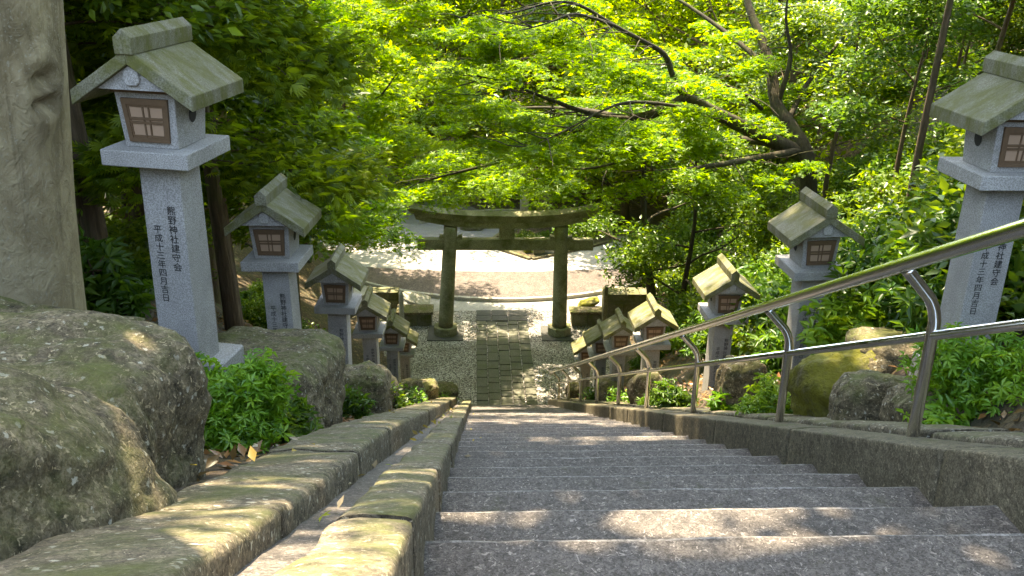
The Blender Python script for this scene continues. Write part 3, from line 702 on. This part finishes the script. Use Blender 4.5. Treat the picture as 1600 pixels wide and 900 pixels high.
def leaf_mesh(name, pos, nrm, size, kind, mat, rs, axis=None):
    tv, tf = TM[kind]; N = len(pos)
    nrm = nrm/np.linalg.norm(nrm, axis=1, keepdims=True)
    a = rs.normal(size=(N, 3)) if axis is None else axis + rs.normal(size=(N, 3))*.35
    a -= nrm*(a*nrm).sum(1, keepdims=True); a /= np.linalg.norm(a, axis=1, keepdims=True)+1e-9
    b = np.cross(nrm, a)
    V = (pos[:, None, :] + size[:, None, None]*(tv[None, :, 0:1]*a[:, None, :] + tv[None, :, 1:2]*b[:, None, :] + tv[None, :, 2:3]*nrm[:, None, :])).reshape(-1, 3)
    F = (tf[None] + (np.arange(N)*len(tv))[:, None, None]).reshape(-1)
    me = bpy.data.meshes.new(name); nf = len(F)//3
    me.vertices.add(len(V)); me.vertices.foreach_set('co', V.astype(np.float32).ravel())
    me.loops.add(len(F)); me.loops.foreach_set('vertex_index', F.astype(np.int32))
    me.polygons.add(nf); me.polygons.foreach_set('loop_start', np.arange(0, len(F), 3, dtype=np.int32))
    at = me.attributes.new('var', 'FLOAT', 'POINT'); at.data.foreach_set('value', np.repeat(rs.random(N), len(tv)).astype(np.float32))
    me.update(calc_edges=True); me.validate(); me.materials.append(MT[mat]); return me

def bend(p0, d, L, n, rng, wob=.25, up=0.0):
    pts = [Vector(p0)]; d = Vector(d).normalized()
    for i in range(n):
        d = (d + Vector((rng.gauss(0, wob), rng.gauss(0, wob), rng.gauss(0, wob*.6)+up))).normalized()
        pts.append(pts[-1]+d*(L/n))
    return pts
class Plant:
    def __init__(s, seed): s.w = MB(); s.c = []; s.rng = random.Random(seed); s.rs = np.random.RandomState(seed)
    def limb(s, pts, r0, r1, sides=6):
        n = len(pts); s.w.tube(pts, [r0+(r1-r0)*(i/(n-1))**.8 for i in range(n)], sides, cap=False)
    def branch(s, p0, d, L, r, lvl, layer, droop=0.0, wob=.22, kids=4):
        pts = bend(p0, d, L, 5, s.rng, wob, droop); s.limb(pts, r, max(r*.3, .003), 5 if lvl else 6)
        if lvl <= 0:
            for q in (3, 4, 5): s.c.append((pts[q], layer))
            return
        for k in range(kids):
            t = s.rng.uniform(.3, 1); i = min(4, int(t*5)); p = pts[i].lerp(pts[i+1], t*5-i)
            dd = (pts[i+1]-pts[i]).normalized(); az = s.rng.uniform(-1.25, 1.25)
            nd = Vector((dd.x*math.cos(az)-dd.y*math.sin(az), dd.x*math.sin(az)+dd.y*math.cos(az), dd.z*.6+s.rng.gauss(.05, .18)))
            s.branch(p, nd, L*s.rng.uniform(.4, .62), r*.5, lvl-1, layer, droop, wob, kids)
        s.c.append((pts[-1], layer))
    def cloud(s, n, rad, flat, size, tilt, jit=.3):
        """n leaf positions spread round the branch tips: flattened clumps"""
        C = np.array([tuple(p) for p, _ in s.c]); idx = s.rs.randint(0, len(C), n)
        d = s.rs.normal(size=(n, 3)); d /= np.linalg.norm(d, axis=1, keepdims=True)
        r = s.rs.random(n)**.5
        pos = C[idx] + d*(r*rad)[:, None]*np.array([1, 1, flat])
        if flat < .5: pos[:, 2] -= (r*rad)**2*.25/max(rad, .1)
        nr = s.rs.normal(size=(n, 3))*tilt + np.array([0, 0, 1])
        return pos, nr, size*(1+s.rs.uniform(-jit, jit, n)), d
def finish_plant(name, pl, bark, leafname, n, rad, flat, size, tilt, kind, mat, loc, rz=0, part=('trunk', 'crown'), out=False):
    root = empty(name, loc, rz)
    if pl.w.v: pl.w.build(part[0], MT[bark], root)
    pos, nr, sz, d = pl.cloud(n, rad, flat, size, tilt)
    ax = d*np.array([1, 1, .3]) if out else None
    link(part[1], leaf_mesh(part[1], pos, nr, sz, kind, mat, pl.rs, ax), None, root)
    return root

def broad_tree(name, seed, H, R, trunk_r, n, size, mat, bark='brown_bark', kind='oval', first=.3, flat=.45, rad=.6, limbs=9, tilt=.5, lean=(0, 0), loc=(0, 0, 0), lvl=1):
    pl = Plant(seed); rng = pl.rng
    tp = [Vector((lean[0]*t*H + .12*math.sin(t*5+seed), lean[1]*t*H + .12*math.cos(t*4+seed), H*.92*t - .4*(t == 0))) for t in np.linspace(0, 1, 9)]
    pl.limb(tp, trunk_r, trunk_r*.15, 8)
    for k in range(limbs):
        t = first + (1-first)*(k+.5)/limbs; i = min(7, int(t*8)); p = tp[i].lerp(tp[i+1], t*8-i)
        az = k*2.4+rng.uniform(-.4, .4); el = .15+.7*t
        prof = math.sin(math.pi*min(1, (t-first)/(1-first)*.78+.2))
        L = R*(.45+.62*prof)
        pl.branch(p, (math.cos(az), math.sin(az), el), L, trunk_r*.38*(1.1-t*.6), lvl, k, -.03, .2, 4)
    return finish_plant(name, pl, bark, 'crown', n, rad, flat, size, tilt, kind, mat, loc)
def conifer(name, seed, H, R, trunk_r, n, size, loc=(0, 0, 0), first=.2, mat='leaf_conifer', kind='spray'):
    pl = Plant(seed); rng = pl.rng
    tp = [Vector((.05*math.sin(t*6+seed), .05*math.cos(t*5+seed), H*t-.4*(t == 0))) for t in np.linspace(0, 1, 10)]
    pl.limb(tp, trunk_r, trunk_r*.12, 9)
    m = 30
    for k in range(m):
        t = first+(1-first)*(k/m); i = min(8, int(t*9)); p = tp[i].lerp(tp[i+1], t*9-i)
        az = k*2.4+rng.uniform(-.3, .3); L = R*(1.06-t)**.7*rng.uniform(.75, 1.1)
        pts = bend(p, (math.cos(az), math.sin(az), .12), L, 5, rng, .12, -.10); pl.limb(pts, trunk_r*.16*(1.1-t), .004, 5)
        for q in (2, 3, 4, 5): pl.c.append((pts[q], k))
        for w in range(4):
            j = rng.choice((2, 3, 4)); s = rng.choice((-1, 1)); dd = Vector((math.cos(az+s), math.sin(az+s), -.1))
            q2 = pts[j]+dd*L*.3; pl.c.append((q2, k)); pl.limb([pts[j], q2], .008, .003, 4)
    root = empty(name, loc); pl.w.build('trunk', MT['brown_bark'], root)
    pos, nr, sz, d = pl.cloud(n, R*.2, .5, size, .45)
    ax = np.stack([pos[:, 0], pos[:, 1], -.45*np.abs(pos[:, 0])-.3], 1); ax /= np.linalg.norm(ax, axis=1, keepdims=True)
    link('crown', leaf_mesh('crown', pos, nr, sz, kind, mat, pl.rs, ax), None, root)
    return root
def shrub(name, seed, R, H, n, size, mat, kind='oval', tilt=.8, stems=8, loc=(0, 0, 0), clump=.22):
    pl = Plant(seed); rng = pl.rng
    for k in range(stems):
        az = k*2.4+rng.uniform(-.5, .5); e = rng.uniform(.5, 1.6)
        v = Vector((math.cos(az)*R, math.sin(az)*R, H*e)); v = v.normalized()*min(math.hypot(R, H)*.8, (H if e > 1.2 else R)*1.0)
        pts = bend((rng.gauss(0, R*.12), rng.gauss(0, R*.12), -.1), v, v.length*.95, 5, rng, .16, .02)
        pl.limb(pts, .012+.012*R, .004, 5)
        for q in (2, 3, 4, 5): pl.c.append((pts[q], k))
        for w in range(4):
            j = rng.choice((2, 3, 4)); nd = Vector((rng.gauss(0, 1), rng.gauss(0, 1), rng.gauss(.5, .5))).normalized(); e2 = pts[j]+nd*R*.42
            pl.c.append((e2, k)); pl.limb([pts[j], e2], .007, .003, 4)
    return finish_plant(name, pl, 'brown_bark', 'foliage', n, R*clump*1.6, .8, size, tilt, kind, mat, loc, part=('stem', 'foliage'), out=True)
def put(o, x, y, rz=0, sc=1.0, dz=0, z=None, lean=0):
    o.location = (x, y, (ground_z(x, y) if z is None else z)+dz); o.rotation_euler = (lean, 0, rz)
    o.scale = (sc, sc, sc) if not hasattr(sc, '__len__') else sc
    return o

# --- the thick old trunk at the left edge, its crown far above the picture
def old_tree():
    root = empty('old_tree', (-2.52, 4.25, 0)); base = ground_z(-2.5, 4.2)-.5
    tag(root, 'thick old tree with smooth pale bark and a knot, cut by the left picture edge', 'tree')
    b = MB(); n, sd = 150, 96; vs = []
    top = 13.5
    for i in range(n+1):
        t = i/n; z = base+(top-base)*t; lx = .10+.125*(min(z, 11)-8.6)
        r = .47 + .07*math.exp(-(z-base)/.6) - .008*max(0, z-9)
        for k in range(sd):
            a = 2*math.pi*k/sd; q = Vector((math.cos(a), math.sin(a), 0))
            w = 1 + .05*mnoise.noise(Vector((q.x*1.4, q.y*1.4, z*.35))) + .02*mnoise.noise(Vector((q.x*4, q.y*4, z*1.4+7))) + .03*math.sin(a*5+z*.5)*math.exp(-(z-base)/1.5)
            da = math.atan2(math.sin(a+.25), math.cos(a+.25)); dzk = z-9.28
            kn = math.exp(-((da/.16)**2+(dzk/.11)**2)); rg = math.exp(-(((math.hypot(da/.16, dzk/.11))-1.5)/.45)**2)
            w += .10*kn*math.cos(dzk*55) + .06*rg
            vs.append((q.x*r*w+lx, q.y*r*w, z))
    fs = [(i*sd+k, i*sd+(k+1) % sd, (i+1)*sd+(k+1) % sd, (i+1)*sd+k) for i in range(n) for k in range(sd)]
    b.add(vs, fs, True); b.build('trunk', MT['old_bark'], root)
    pl = Plant(77); rng = pl.rng
    for k in range(17):
        az = k*2.4+.3; 
        pl.branch((.4, 0, 11.2+.14*k), (math.cos(az), math.sin(az)+.05, .35+.04*k), 6.2-.12*k, .13, 1, k, .0, .15, 6)
    pl.w.build('limb', MT['old_bark'], root)
    pl.c = [(p, l) for p, l in pl.c if p.z > 11.2 and p.y > -2.4]
    pos, nr, sz, d = pl.cloud(OLD_N, .75, .5, .17, .5)
    pos[:, 2] = np.maximum(pos[:, 2], 10.8)
    link('crown', leaf_mesh('crown', pos, nr, sz, 'oval', 'leaf_mid', pl.rs), None, root)
OLD_N = 84000
old_tree()

# --- left bank: dark evergreens in a row
EV = [conifer('evergreen_tree', 101, 8.0, 1.8, .11, 21000, .115), conifer('evergreen_tree', 103, 7.0, 1.6, .10, 18000, .10, first=.28, mat='leaf_dark', kind='oval')]
EVP = [(-2.35, 7.3, 0, 0, 1.0), (-2.85, 6.6, 1, 1, 1.05), (-3.7, 8.3, 0, 2.2, 1.15), (-2.75, 9.6, 1, .6, 1.1), (-4.9, 7.2, 1, 3.3, 1.1), (-3.2, 11.4, 0, 4, 1.15), (-5.2, 10, 0, 5, 1.2), (-2.9, 13.6, 1, 2.6, 1.1), (-4.6, 13.2, 0, 1.4, 1.25), (-6.4, 12, 1, 4.1, 1.3), (-3.9, 5.2, 1, .2, 1.0)]
used = set()
for x, y, p, rz, sc in EVP:
    o = EV[p] if p not in used else copy_tree(EV[p]); used.add(p)
    put(o, x, y, rz, sc, -.1)
    tag(o, 'dark evergreen tree with brown trunk in the row behind the left lanterns', 'tree', 'dark evergreens on the left bank')
# bare thin stems further left
bs = [broad_tree('thin_tree', 131, 6.5, 1.2, .05, 2600, .10, 'leaf_mid', first=.5, limbs=7, rad=.45), broad_tree('thin_tree', 133, 6.0, 1.1, .065, 2600, .10, 'leaf_dark', first=.5, limbs=7, rad=.45)]
first = [True, True]
rng = random.Random(5)
for i in range(13):
    x, y = rng.uniform(-6.2, -3.0), rng.uniform(6.0, 10.5); p = i % 2
    o = bs[p] if first[p] else copy_tree(bs[p]); first[p] = False
    put(o, x, y, rng.uniform(0, 6), rng.uniform(.85, 1.15), -.1, lean=rng.uniform(-.06, .06))
    tag(o, 'thin straight stemmed tree among others behind the left lanterns', 'tree', 'thin trees behind the left lanterns')

# --- bright maple on the left by the court
o = broad_tree('maple_tree', 151, 9.5, 3.0, .15, 34000, .105, 'leaf_maple', 'maple_bark', 'maple', .22, .28, .62, 15, .4)
put(o, -4.9, 20.8, 0, 1.0, -.1); tag(o, 'bright yellow green maple left of the gate, behind the last left lanterns', 'tree')
o = broad_tree('maple_tree', 153, 6.0, 2.1, .10, 15000, .10, 'leaf_maple', 'maple_bark', 'maple', .2, .3, .55, 11, .4)
put(o, -3.7, 16.0, 1, 1.0, -.1); tag(o, 'smaller green maple between the dark evergreens and left gate side', 'tree')

o = broad_tree('maple_tree', 155, 11.5, 4.2, .18, 34000, .13, 'leaf_far', 'maple_bark', 'maple', .20, .28, .8, 15, .4)
put(o, -4.9, 25.4, 1, 1.0, -.1); tag(o, 'tall lime green maple beside the road left of the gate, leaning over the forecourt', 'tree')

# --- the large maple on the right: main limbs follow the photograph's branches
def right_maple():
    pl = Plant(171); rng = pl.rng
    base = P(1262, 262, 18.2); g = Vector((base.x+.3, base.y, ground_z(base.x+.3, base.y)-.3))
    fork = P(1245, 212, 18.2)
    trunk = smooth_path([g, base, fork, P(1214, 165, 18.4), P(1205, 110, 18.6), P(1190, 60, 18.8), P(1170, 10, 19), P(1150, -90, 19.2)], 3)
    pl.limb(trunk, .20, .06, 9)
    mains = [
     ([(1250, 240, 18.2), (1180, 207, 17.8), (1120, 178, 17.4), (1072, 155, 17.1), (1040, 172, 17.0), (985, 186, 16.9), (915, 198, 17.0), (850, 222, 17.3), (790, 250, 17.8), (720, 268, 18.4), (655, 285, 19.0)], .145, .012),
     ([(985, 186, 16.9), (930, 180, 16.3), (850, 152, 15.9), (800, 132, 15.6), (745, 118, 15.4)], .05, .008),
     ([(1072, 155, 17.1), (1052, 120, 16.9), (1038, 85, 16.7), (1000, 62, 16.4), (960, 40, 16.2), (905, 8, 16.0), (860, 4, 15.8), (800, 20, 15.6), (720, 28, 15.3)], .06, .008),
     ([(960, 40, 16.2), (900, 22, 15.2), (850, 38, 14.7), (780, 56, 14.2)], .03, .006),
     ([(1230, 190, 18.3), (1262, 130, 18.8), (1300, 80, 19.2), (1345, 20, 19.6), (1380, -40, 19.9)], .06, .01),
     ([(1214, 165, 18.4), (1235, 90, 18.2), (1228, 30, 18.0), (1235, -40, 17.8)], .06, .01),
     ([(1190, 170, 18.2), (1150, 140, 17.4), (1100, 128, 16.7), (1060, 130, 16.2)], .04, .008),
     ([(1255, 235, 18.2), (1190, 246, 17.3), (1130, 256, 16.4), (1070, 266, 15.6)], .075, .03),
     ([(1262, 150, 18.8), (1320, 110, 19.2), (1380, 70, 19.4), (1440, 40, 19.6)], .04, .008),
     ([(1120, 178, 17.4), (1080, 170, 16.4), (1010, 160, 15.4), (960, 165, 14.9), (890, 200, 14.6), (830, 230, 14.5)], .04, .006),
     ([(850, 222, 17.3), (800, 236, 18.2), (740, 240, 19.2), (690, 236, 20)], .03, .006),
     ([(1245, 230, 18.2), (1120, 215, 19.6), (1010, 230, 20.8), (940, 246, 21.6), (880, 262, 22.2)], .08, .01),
     ([(1010, 240, 20.8), (930, 262, 20.6), (870, 262, 20.6), (800, 258, 20.8)], .04, .006),
     ([(985, 186, 16.9), (900, 170, 19.5), (800, 170, 22.0), (720, 190, 23.5)], .05, .008),
     ([(850, 222, 17.3), (800, 262, 19.5), (740, 262, 21.5), (690, 268, 23)], .03, .005),
     ([(915, 198, 17.0), (860, 250, 20.0), (800, 275, 22.5), (745, 262, 24)], .03, .005),
     ([(1040, 172, 17.0), (960, 120, 20.0), (860, 90, 23.0), (760, 100, 24.5)], .05, .008),
     ([(1205, 110, 18.6), (1120, 40, 19.6), (1020, -20, 20.4), (900, -40, 21)], .06, .01)]
    for pts, r0, r1 in mains:
        c = smooth_path([P(*p) for p in pts], 4); pl.limb(c, r0*1.12, r1*1.3, 8)
        n = len(c)
        for i in range(max(3, n//5), n, 2):
            d = (c[i]-c[i-1]).normalized()
            for s in (-1, 1):
                if rng.random() < .9:
                    az = s*rng.uniform(.5, 1.3); nd = Vector((d.x*math.cos(az)-d.y*math.sin(az), d.x*math.sin(az)+d.y*math.cos(az), rng.gauss(-.04, .10)))
                    pl.branch(c[i], nd, rng.uniform(.7, 1.5), .014, 0, 0, -.02, .2)
    root = empty('maple_tree', g); tag(root, 'large spreading green maple on the right bank, branches reaching over the gate', 'tree')
    o = pl.w.build('trunk', MT['maple_bark'], root); o.location = -g
    pos, nr, sz, d = pl.cloud(58000, .44, .20, .085, .38); pos[:, 2] -= .30; pos[:, 1] += .25
    o = link('crown', leaf_mesh('crown', pos, nr, sz, 'maple', 'leaf_maple', pl.rs), None, root); o.location = -g
right_maple()

# --- dark tree right of the gate
o = broad_tree('dark_tree', 191, 6.6, 1.9, .15, 15000, .11, 'leaf_shrub', 'maple_bark', 'oval', .25, .5, .5, 12, .6, (-.10, .03))
put(o, 4.55, 21.6, 0, 1.0, -.1); tag(o, 'dark leaning tree with green leaves just right of the gate', 'tree')
o = broad_tree('dark_tree', 193, 5.0, 1.7, .09, 12000, .11, 'leaf_dark', 'maple_bark', 'oval', .15, .55, .5, 11, .6, (-.03, -.02))
put(o, 4.5, 18.2, 0, 1.0, -.1); tag(o, 'bushy dark green tree behind the lower right lanterns', 'tree')

# --- right bank: saplings and undergrowth
SP = [broad_tree('slender_tree', 211, 5.6, 1.5, .07, 6500, .115, 'leaf_mid', first=.34, limbs=10, rad=.5), broad_tree('slender_tree', 213, 6.4, 1.6, .065, 7000, .115, 'leaf_mid', first=.38, limbs=10, rad=.55),
      broad_tree('slender_tree', 215, 5.2, 1.4, .06, 6500, .12, 'leaf_shrub', first=.36, limbs=9, rad=.5)]
rng = random.Random(19); fs_ = [True]*3
SPP = [(7.0, 11.6), (6.3, 9.4), (7.6, 9.8), (8.3, 12.4), (9.2, 11), (7.9, 14.2), (9.4, 14.6), (10.4, 13.0), (8.9, 17), (10.6, 16.8), (11.4, 19.2), (9.6, 20.2), (12.4, 16), (11.8, 22.5), (13.6, 19.5), (7.4, 8.1), (9.0, 8.8), (6.6, 13.4), (13.5, 24), (10.5, 24.5), (8.2, 22.6), (6.2, 7.6), (14.8, 21.5), (12.2, 13.5), (7.6, 18.6), (9.8, 18.4), (8.6, 10.4), (10.8, 15), (6.9, 20.4), (12.6, 18)]
for i, (x, y) in enumerate(SPP):
    p = i % 3; o = SP[p] if fs_[p] else copy_tree(SP[p]); fs_[p] = False
    put(o, x+rng.uniform(-.2, .2), y+rng.uniform(-.2, .2), rng.uniform(0, 6), rng.uniform(.85, 1.2), -.1, lean=rng.uniform(-.07, .07))
    tag(o, 'slender leafy tree with thin trunk on the right bank behind the lanterns', 'tree', 'slender trees on the right bank')
o = broad_tree('shade_tree', 221, 10.5, 4.6, .24, 16000, .18, 'leaf_mid', first=.5, limbs=13, rad=.9, tilt=.5)  # added to shade the steps, stands outside the view
put(o, 6.6, 7.4, 0, 1, -.1); tag(o, 'tall leafy tree added unseen beyond the right picture edge to shade the steps', 'tree')
o = broad_tree('shade_tree', 227, 9.5, 4.8, .16, 26000, .17, 'leaf_mid', first=.42, limbs=16, rad=.85, tilt=.5)  # put in so its unseen crown keeps sun off the top steps
put(o, 4.2, 4.2, 2, 1, -.1); tag(o, 'leafy tree added outside the right picture edge, its unseen crown shading the top steps', 'tree')
o = broad_tree('shade_tree', 229, 11.5, 4.4, .05, 22000, .17, 'leaf_mid', first=.52, limbs=15, rad=.85, tilt=.5)  # added for shade on the steps, crown out of view
put(o, 5.0, 9.9, 4, 1, -.1); tag(o, 'slim tall tree added on the right bank, its crown above the picture shading the steps', 'tree')
o = broad_tree('shade_tree', 223, 15, 5.0, .22, 20000, .19, 'leaf_mid', first=.58, limbs=14, rad=.9, tilt=.5)  # placed for its unseen crown, which shades the middle steps
put(o, -4.3, 11.8, 0, 1, -.1); tag(o, 'tall straight tree added among the left evergreens, its unseen crown shading the steps', 'tree')
o = broad_tree('shade_tree', 225, 15, 5.2, .2, 20000, .19, 'leaf_mid', first=.62, limbs=14, rad=.9, tilt=.5)  # extra tree added to shade the stair foot from above the frame
put(o, -5.0, 16.6, 0, 1, -.1); tag(o, 'tall straight tree added behind the smaller left maple, its unseen crown shading the stair foot', 'tree')

SH = [shrub('leafy_shrub', 231, .75, .85, 3600, .095, 'leaf_shrub'), shrub('leafy_shrub', 233, .65, .75, 2000, .09, 'leaf_shrub', 'whorl', .5), shrub('leafy_shrub', 235, .8, .8, 3000, .10, 'leaf_mid'), shrub('leafy_shrub', 237, .7, .9, 3600, .09, 'leaf_dark')]
fs_ = [True]*4; rng = random.Random(29)
def put_shrub(p, x, y, sc, label, group):
    o = SH[p] if fs_[p] else copy_tree(SH[p]); fs_[p] = False
    put(o, x, y, rng.uniform(0, 6), sc, -.05); tag(o, label, 'shrub', group)
for i in range(120):
    y = rng.uniform(5.2, 21.5); x = 3.3+1.5*(y > 18.5)+rng.random()**1.3*5.2
    if abs(x-2.6) < .8: continue
    p = rng.choice((0, 0, 1, 1, 2, 3)); put_shrub(p, x, y, rng.uniform(.65, 1.15), 'leafy green shrub growing among others on the right bank', 'shrubs covering the right bank')
for i in range(34):
    y = rng.uniform(21, 34); xs = 2.95 + 1.7*sst(18.5, 23, y) + 5*sst(24, 34, y); x = xs+.3+rng.random()*4
    put_shrub(rng.choice((0, 2, 2, 3)), x, y, rng.uniform(.9, 1.5), 'leafy green shrub on the slope beyond the gate on the right', 'shrubs on the slope beyond the gate')
for i in range(30):
    y = rng.uniform(5.4, 20); x = -2.35-rng.random()*3.2 - 1.2*(y > 18)
    p = rng.choice((0, 1, 2, 3, 3)); put_shrub(p, x, y, rng.uniform(.4, .8), 'low green shrub growing under the trees on the left bank', 'shrubs under the left trees')
for i in range(34):
    x, y = rng.choice(((1.9, 28.3), (1.5, 28.6), (2.6, 28.6), (1.0, 29.0), (2.2, 29.5), (3.0, 30.2), (2.9, 29.0), (3.6, 31), (2.4, 31.8), (1.6, 29.4))); x += rng.uniform(-.4, .4); y += rng.uniform(-.4, .4)
    put_shrub(2, x, y, rng.uniform(.3, .5), 'low sunlit shrub planted on the traffic island', 'shrubs on the traffic island')

# --- named small bushes and plants beside the steps
def bush(x, y, z, R, H, n, size, seed, label, mat='leaf_bush', kind='whorl', tilt=.55, cl=.24):
    if -1.35 < x < 2.6: k, q = shift((x, y, z)); x, y, z = q.x, q.y, q.z+.01; R *= k; H *= k
    o = shrub('bush', seed, R, H, n, size, mat, kind, tilt, 14, (x, y, z), cl); tag(o, label, 'bush'); return o
bush(-1.20, 3.80, nose(3.8)+.17, .33, .46, 3800, .042, 301, 'bright green clipped bush between the flat boulder and long boulder')
bush(-1.03, 4.25, nose(4.25)+.17, .18, .28, 700, .05, 302, 'feathery green sprig at the right of the bright green bush', 'leaf_shrub')
bush(-.99, 6.4, nose(6.4)+.15, .17, .34, 420, .06, 303, 'dark green clump between the long boulder and the yellow mossed rock', 'leaf_shrub')
bush(-.98, 9.5, nose(9.5)+.15, .20, .42, 900, .055, 304, 'ivy clad clump below the third left lantern', 'leaf_dark', 'oval')
bush(-.97, 10.5, nose(10.5)+.15, .20, .40, 700, .06, 305, 'bright weedy clump below the fourth left lantern', 'leaf_shrub', 'oval')
bush(-.95, 11.8, nose(11.8)+.12, .18, .34, 600, .06, 306, 'small leafy clump below the fifth left lantern', 'leaf_bush', 'oval')
bush(-.85, 17.6, .35, .25, .26, 400, .06, 307, 'weeds growing at the lower end of the left kerb', 'leaf_bush', 'oval')
bush(2.30, 3.42, nose(3.42)+.2, .42, .46, 3400, .046, 311, 'rounded clipped green bush at the right edge below the large lantern', 'leaf_bush')
bush(1.98, 3.34, nose(3.34)+.22, .12, .16, 60, .085, 312, 'young sprig with pale green leaves in front of the clipped right bush', 'leaf_bush')
bush(1.98, 5.22, nose(5.22)+.2, .26, .28, 900, .05, 313, 'fine leaved green bush left of the bright mossy rock', 'leaf_bush')
bush(1.84, 6.0, nose(6)+.22, .10, .24, 70, .07, 314, 'yellow green sprig beside the upright brown rock', 'leaf_bush')
bush(1.85, 7.6, nose(7.6)+.18, .2, .34, 420, .06, 315, 'dark green clump beside the third handrail lantern pillar', 'leaf_shrub')
bush(1.85, 8.6, nose(8.6)+.18, .14, .26, 200, .06, 316, 'yellow green weeds between two rocks under the handrail', 'leaf_bush')
bush(1.86, 10.6, nose(10.6)+.18, .17, .34, 360, .06, 317, 'leafy weeds under the middle of the handrail', 'leaf_bush', 'oval')
bush(1.86, 12, nose(12)+.18, .16, .3, 360, .06, 318, 'sunlit weeds beside the small square topped rock', 'leaf_bush', 'oval')
bush(1.9, 14.8, nose(14.8)+.18, .17, .34, 400, .06, 319, 'green clump near the lower end of the handrail', 'leaf_shrub', 'oval')
bush(-2.15, 4.95, ground_z(-2.15, 4.95), .30, .62, 420, .10, 321, 'glossy broad leaved plant between the old trunk and tallest lantern', 'leaf_shrub')
bush(3.0, 5.9, ground_z(3, 5.9), .5, .7, 1000, .10, 322, 'broad leaved shrub with fresh green leaves behind the second handrail lantern', 'leaf_bush')
bush(3.0, 7.4, ground_z(3, 7.4), .5, .6, 1000, .09, 323, 'dense leafy shrub between second and third handrail lanterns', 'leaf_shrub')

# --- woodland beyond the road
FT = [broad_tree('woodland_tree', 401, 11, 3.6, .20, 7000, .21, 'leaf_far', first=.12, limbs=16, rad=.95, tilt=.55, flat=.4),
      broad_tree('woodland_tree', 403, 9.5, 3.4, .18, 7000, .20, 'leaf_far', first=.12, limbs=15, rad=.95, tilt=.55, flat=.35),
      broad_tree('woodland_tree', 405, 12, 3.8, .24, 9000, .22, 'leaf_mid', first=.15, limbs=16, rad=1.0, tilt=.55)]
fs_ = [True]*3; rng = random.Random(41)
FP = []
for row, y in enumerate((36.5, 41, 46.5, 53, 62, 74)):
    hw = y*.62+3; n = int(2*hw/3.9)
    for i in range(n+1):
        x = -hw+2*hw*i/n+rng.uniform(-1, 1)+1.0
        yy = y+rng.uniform(-1.4, 1.4)
        if -4 < x < 4.5 and yy < 39.5: continue
        FP.append((x, yy, rng.choice((0, 0, 1, 1, 2))))
for x, y in ((-7.2, 9.5), (-8.8, 12.5), (-7.6, 15.5), (-10.5, 10.5), (-11.5, 15), (-9.5, 7.5), (-6.5, 24.5), (-8.5, 29.8), (-6.6, 31.6), (-4.9, 34.4), (-10, 21), (-8, 17.5), (-10.5, 26), (9.4, 28.5), (8.0, 32), (6.3, 34.5), (12, 31), (13, 27), (16, 26), (15, 33), (4.9, 36.2), (-3.2, 37.2), (.6, 37), (2.8, 35.5), (-1.6, 35.2), (1.0, 34.6), (3.9, 34.0), (-.4, 37.5), (6.8, 27.4), (8.6, 25.4), (7.6, 30.2), (5.4, 31.8)): FP.append((x, y, rng.choice((0, 1, 1, 2))))
for x, y, p in FP:
    o = FT[p] if fs_[p] else copy_tree(FT[p]); fs_[p] = False
    s = rng.uniform(.85, 1.15)*(1.0 if y < 50 else 1.25)
    put(o, x, y, rng.uniform(0, 6), (s, s, s*.95), -.2)
    tag(o, 'bright leafy woodland tree growing among others beyond the road', 'tree', 'woodland trees beyond the road')

# --- leaf litter on the banks and planting beds
def litter():
    rs = np.random.RandomState(3); pts = []
    def band(n, x0, x1, y0, y1):
        xs = rs.uniform(x0, x1, n); ys = rs.uniform(y0, y1, n)
        for x, y in zip(xs, ys): pts.append((x, y, ground_z(x, y)+.008+.012*rs.rand()))
    band(2600, -1.5, -.85, 1.0, 17.5); band(3500, -4, -1.5, 2.5, 15); band(2200, 2.02, 2.9, 1.5, 17.5); band(6500, 2.9, 7, 3.5, 18)
    p = np.array(pts); n = len(p); nr = rs.normal(size=(n, 3))*.35+np.array([0, 0, 1])
    tag(link('leaf_litter', leaf_mesh('leaf_litter', p, nr, rs.uniform(.035, .085, n), 'oval', 'litter', rs)), kind='stuff')
litter()

# --- single fallen leaves on steps, kerbs and channel
def fallen():
    rs = np.random.RandomState(9); rng = random.Random(12)
    def proto(mat, k):
        me = leaf_mesh('fallen_leaf', np.zeros((1, 3)), np.array([[.12, .1, 1.0]]), np.array([1.0]), k, mat, rs); return me
    ME = {'yellow': proto('yellow_leaf', 'oval'), 'pale': proto('pale_leaf', 'oval'), 'green': proto('green_leaf', 'maple')}
    spots = []
    for i in range(52):                       # along the left end of the treads
        k = rng.randint(0, 26); y = Y0+k*T-rng.uniform(.05, .32); spots.append((rng.uniform(-.10, .10) if rng.random() < .75 else rng.uniform(.1, 1.35), y, nose(Y0+k*T)+.010, 'steps'))
    for i in range(44): y = rng.uniform(1.5, 13); spots.append((rng.uniform(-.45, -.33), y, nose(y)+.062, 'channel'))
    for i in range(22): y = rng.uniform(1.9, 12); spots.append((rng.uniform(-.78, -.57), y, nose(y)+.184, 'kerb'))
    for i in range(5): y = rng.uniform(2, 8); spots.append((rng.uniform(-.28, -.17), y, nose(y)+.166, 'inner kerb'))
    lab = {'steps': 'small fallen %s leaf lying on the stone steps', 'channel': 'small fallen %s leaf lying in the left drain channel', 'kerb': 'small fallen %s leaf lying on the wide mossy left kerb', 'inner kerb': 'small fallen %s leaf lying on the kerb edging the steps'}
    for x, y, z, where in spots:
        c = rng.choice(('yellow', 'yellow', 'yellow', 'pale', 'green'))
        o = link('fallen_leaf', ME[c], None, None, (x, y, z)); s = rng.uniform(.035, .055)*(.6 if c == 'green' else 1); o.scale = (s, s, s)
        o.rotation_euler = (-.49*(where != 'steps'), rng.uniform(-.15, .15), rng.uniform(0, 6.28))
        tag(o, lab[where] % c, 'leaf', 'fallen %s leaves on the %s' % (c, where))
fallen()
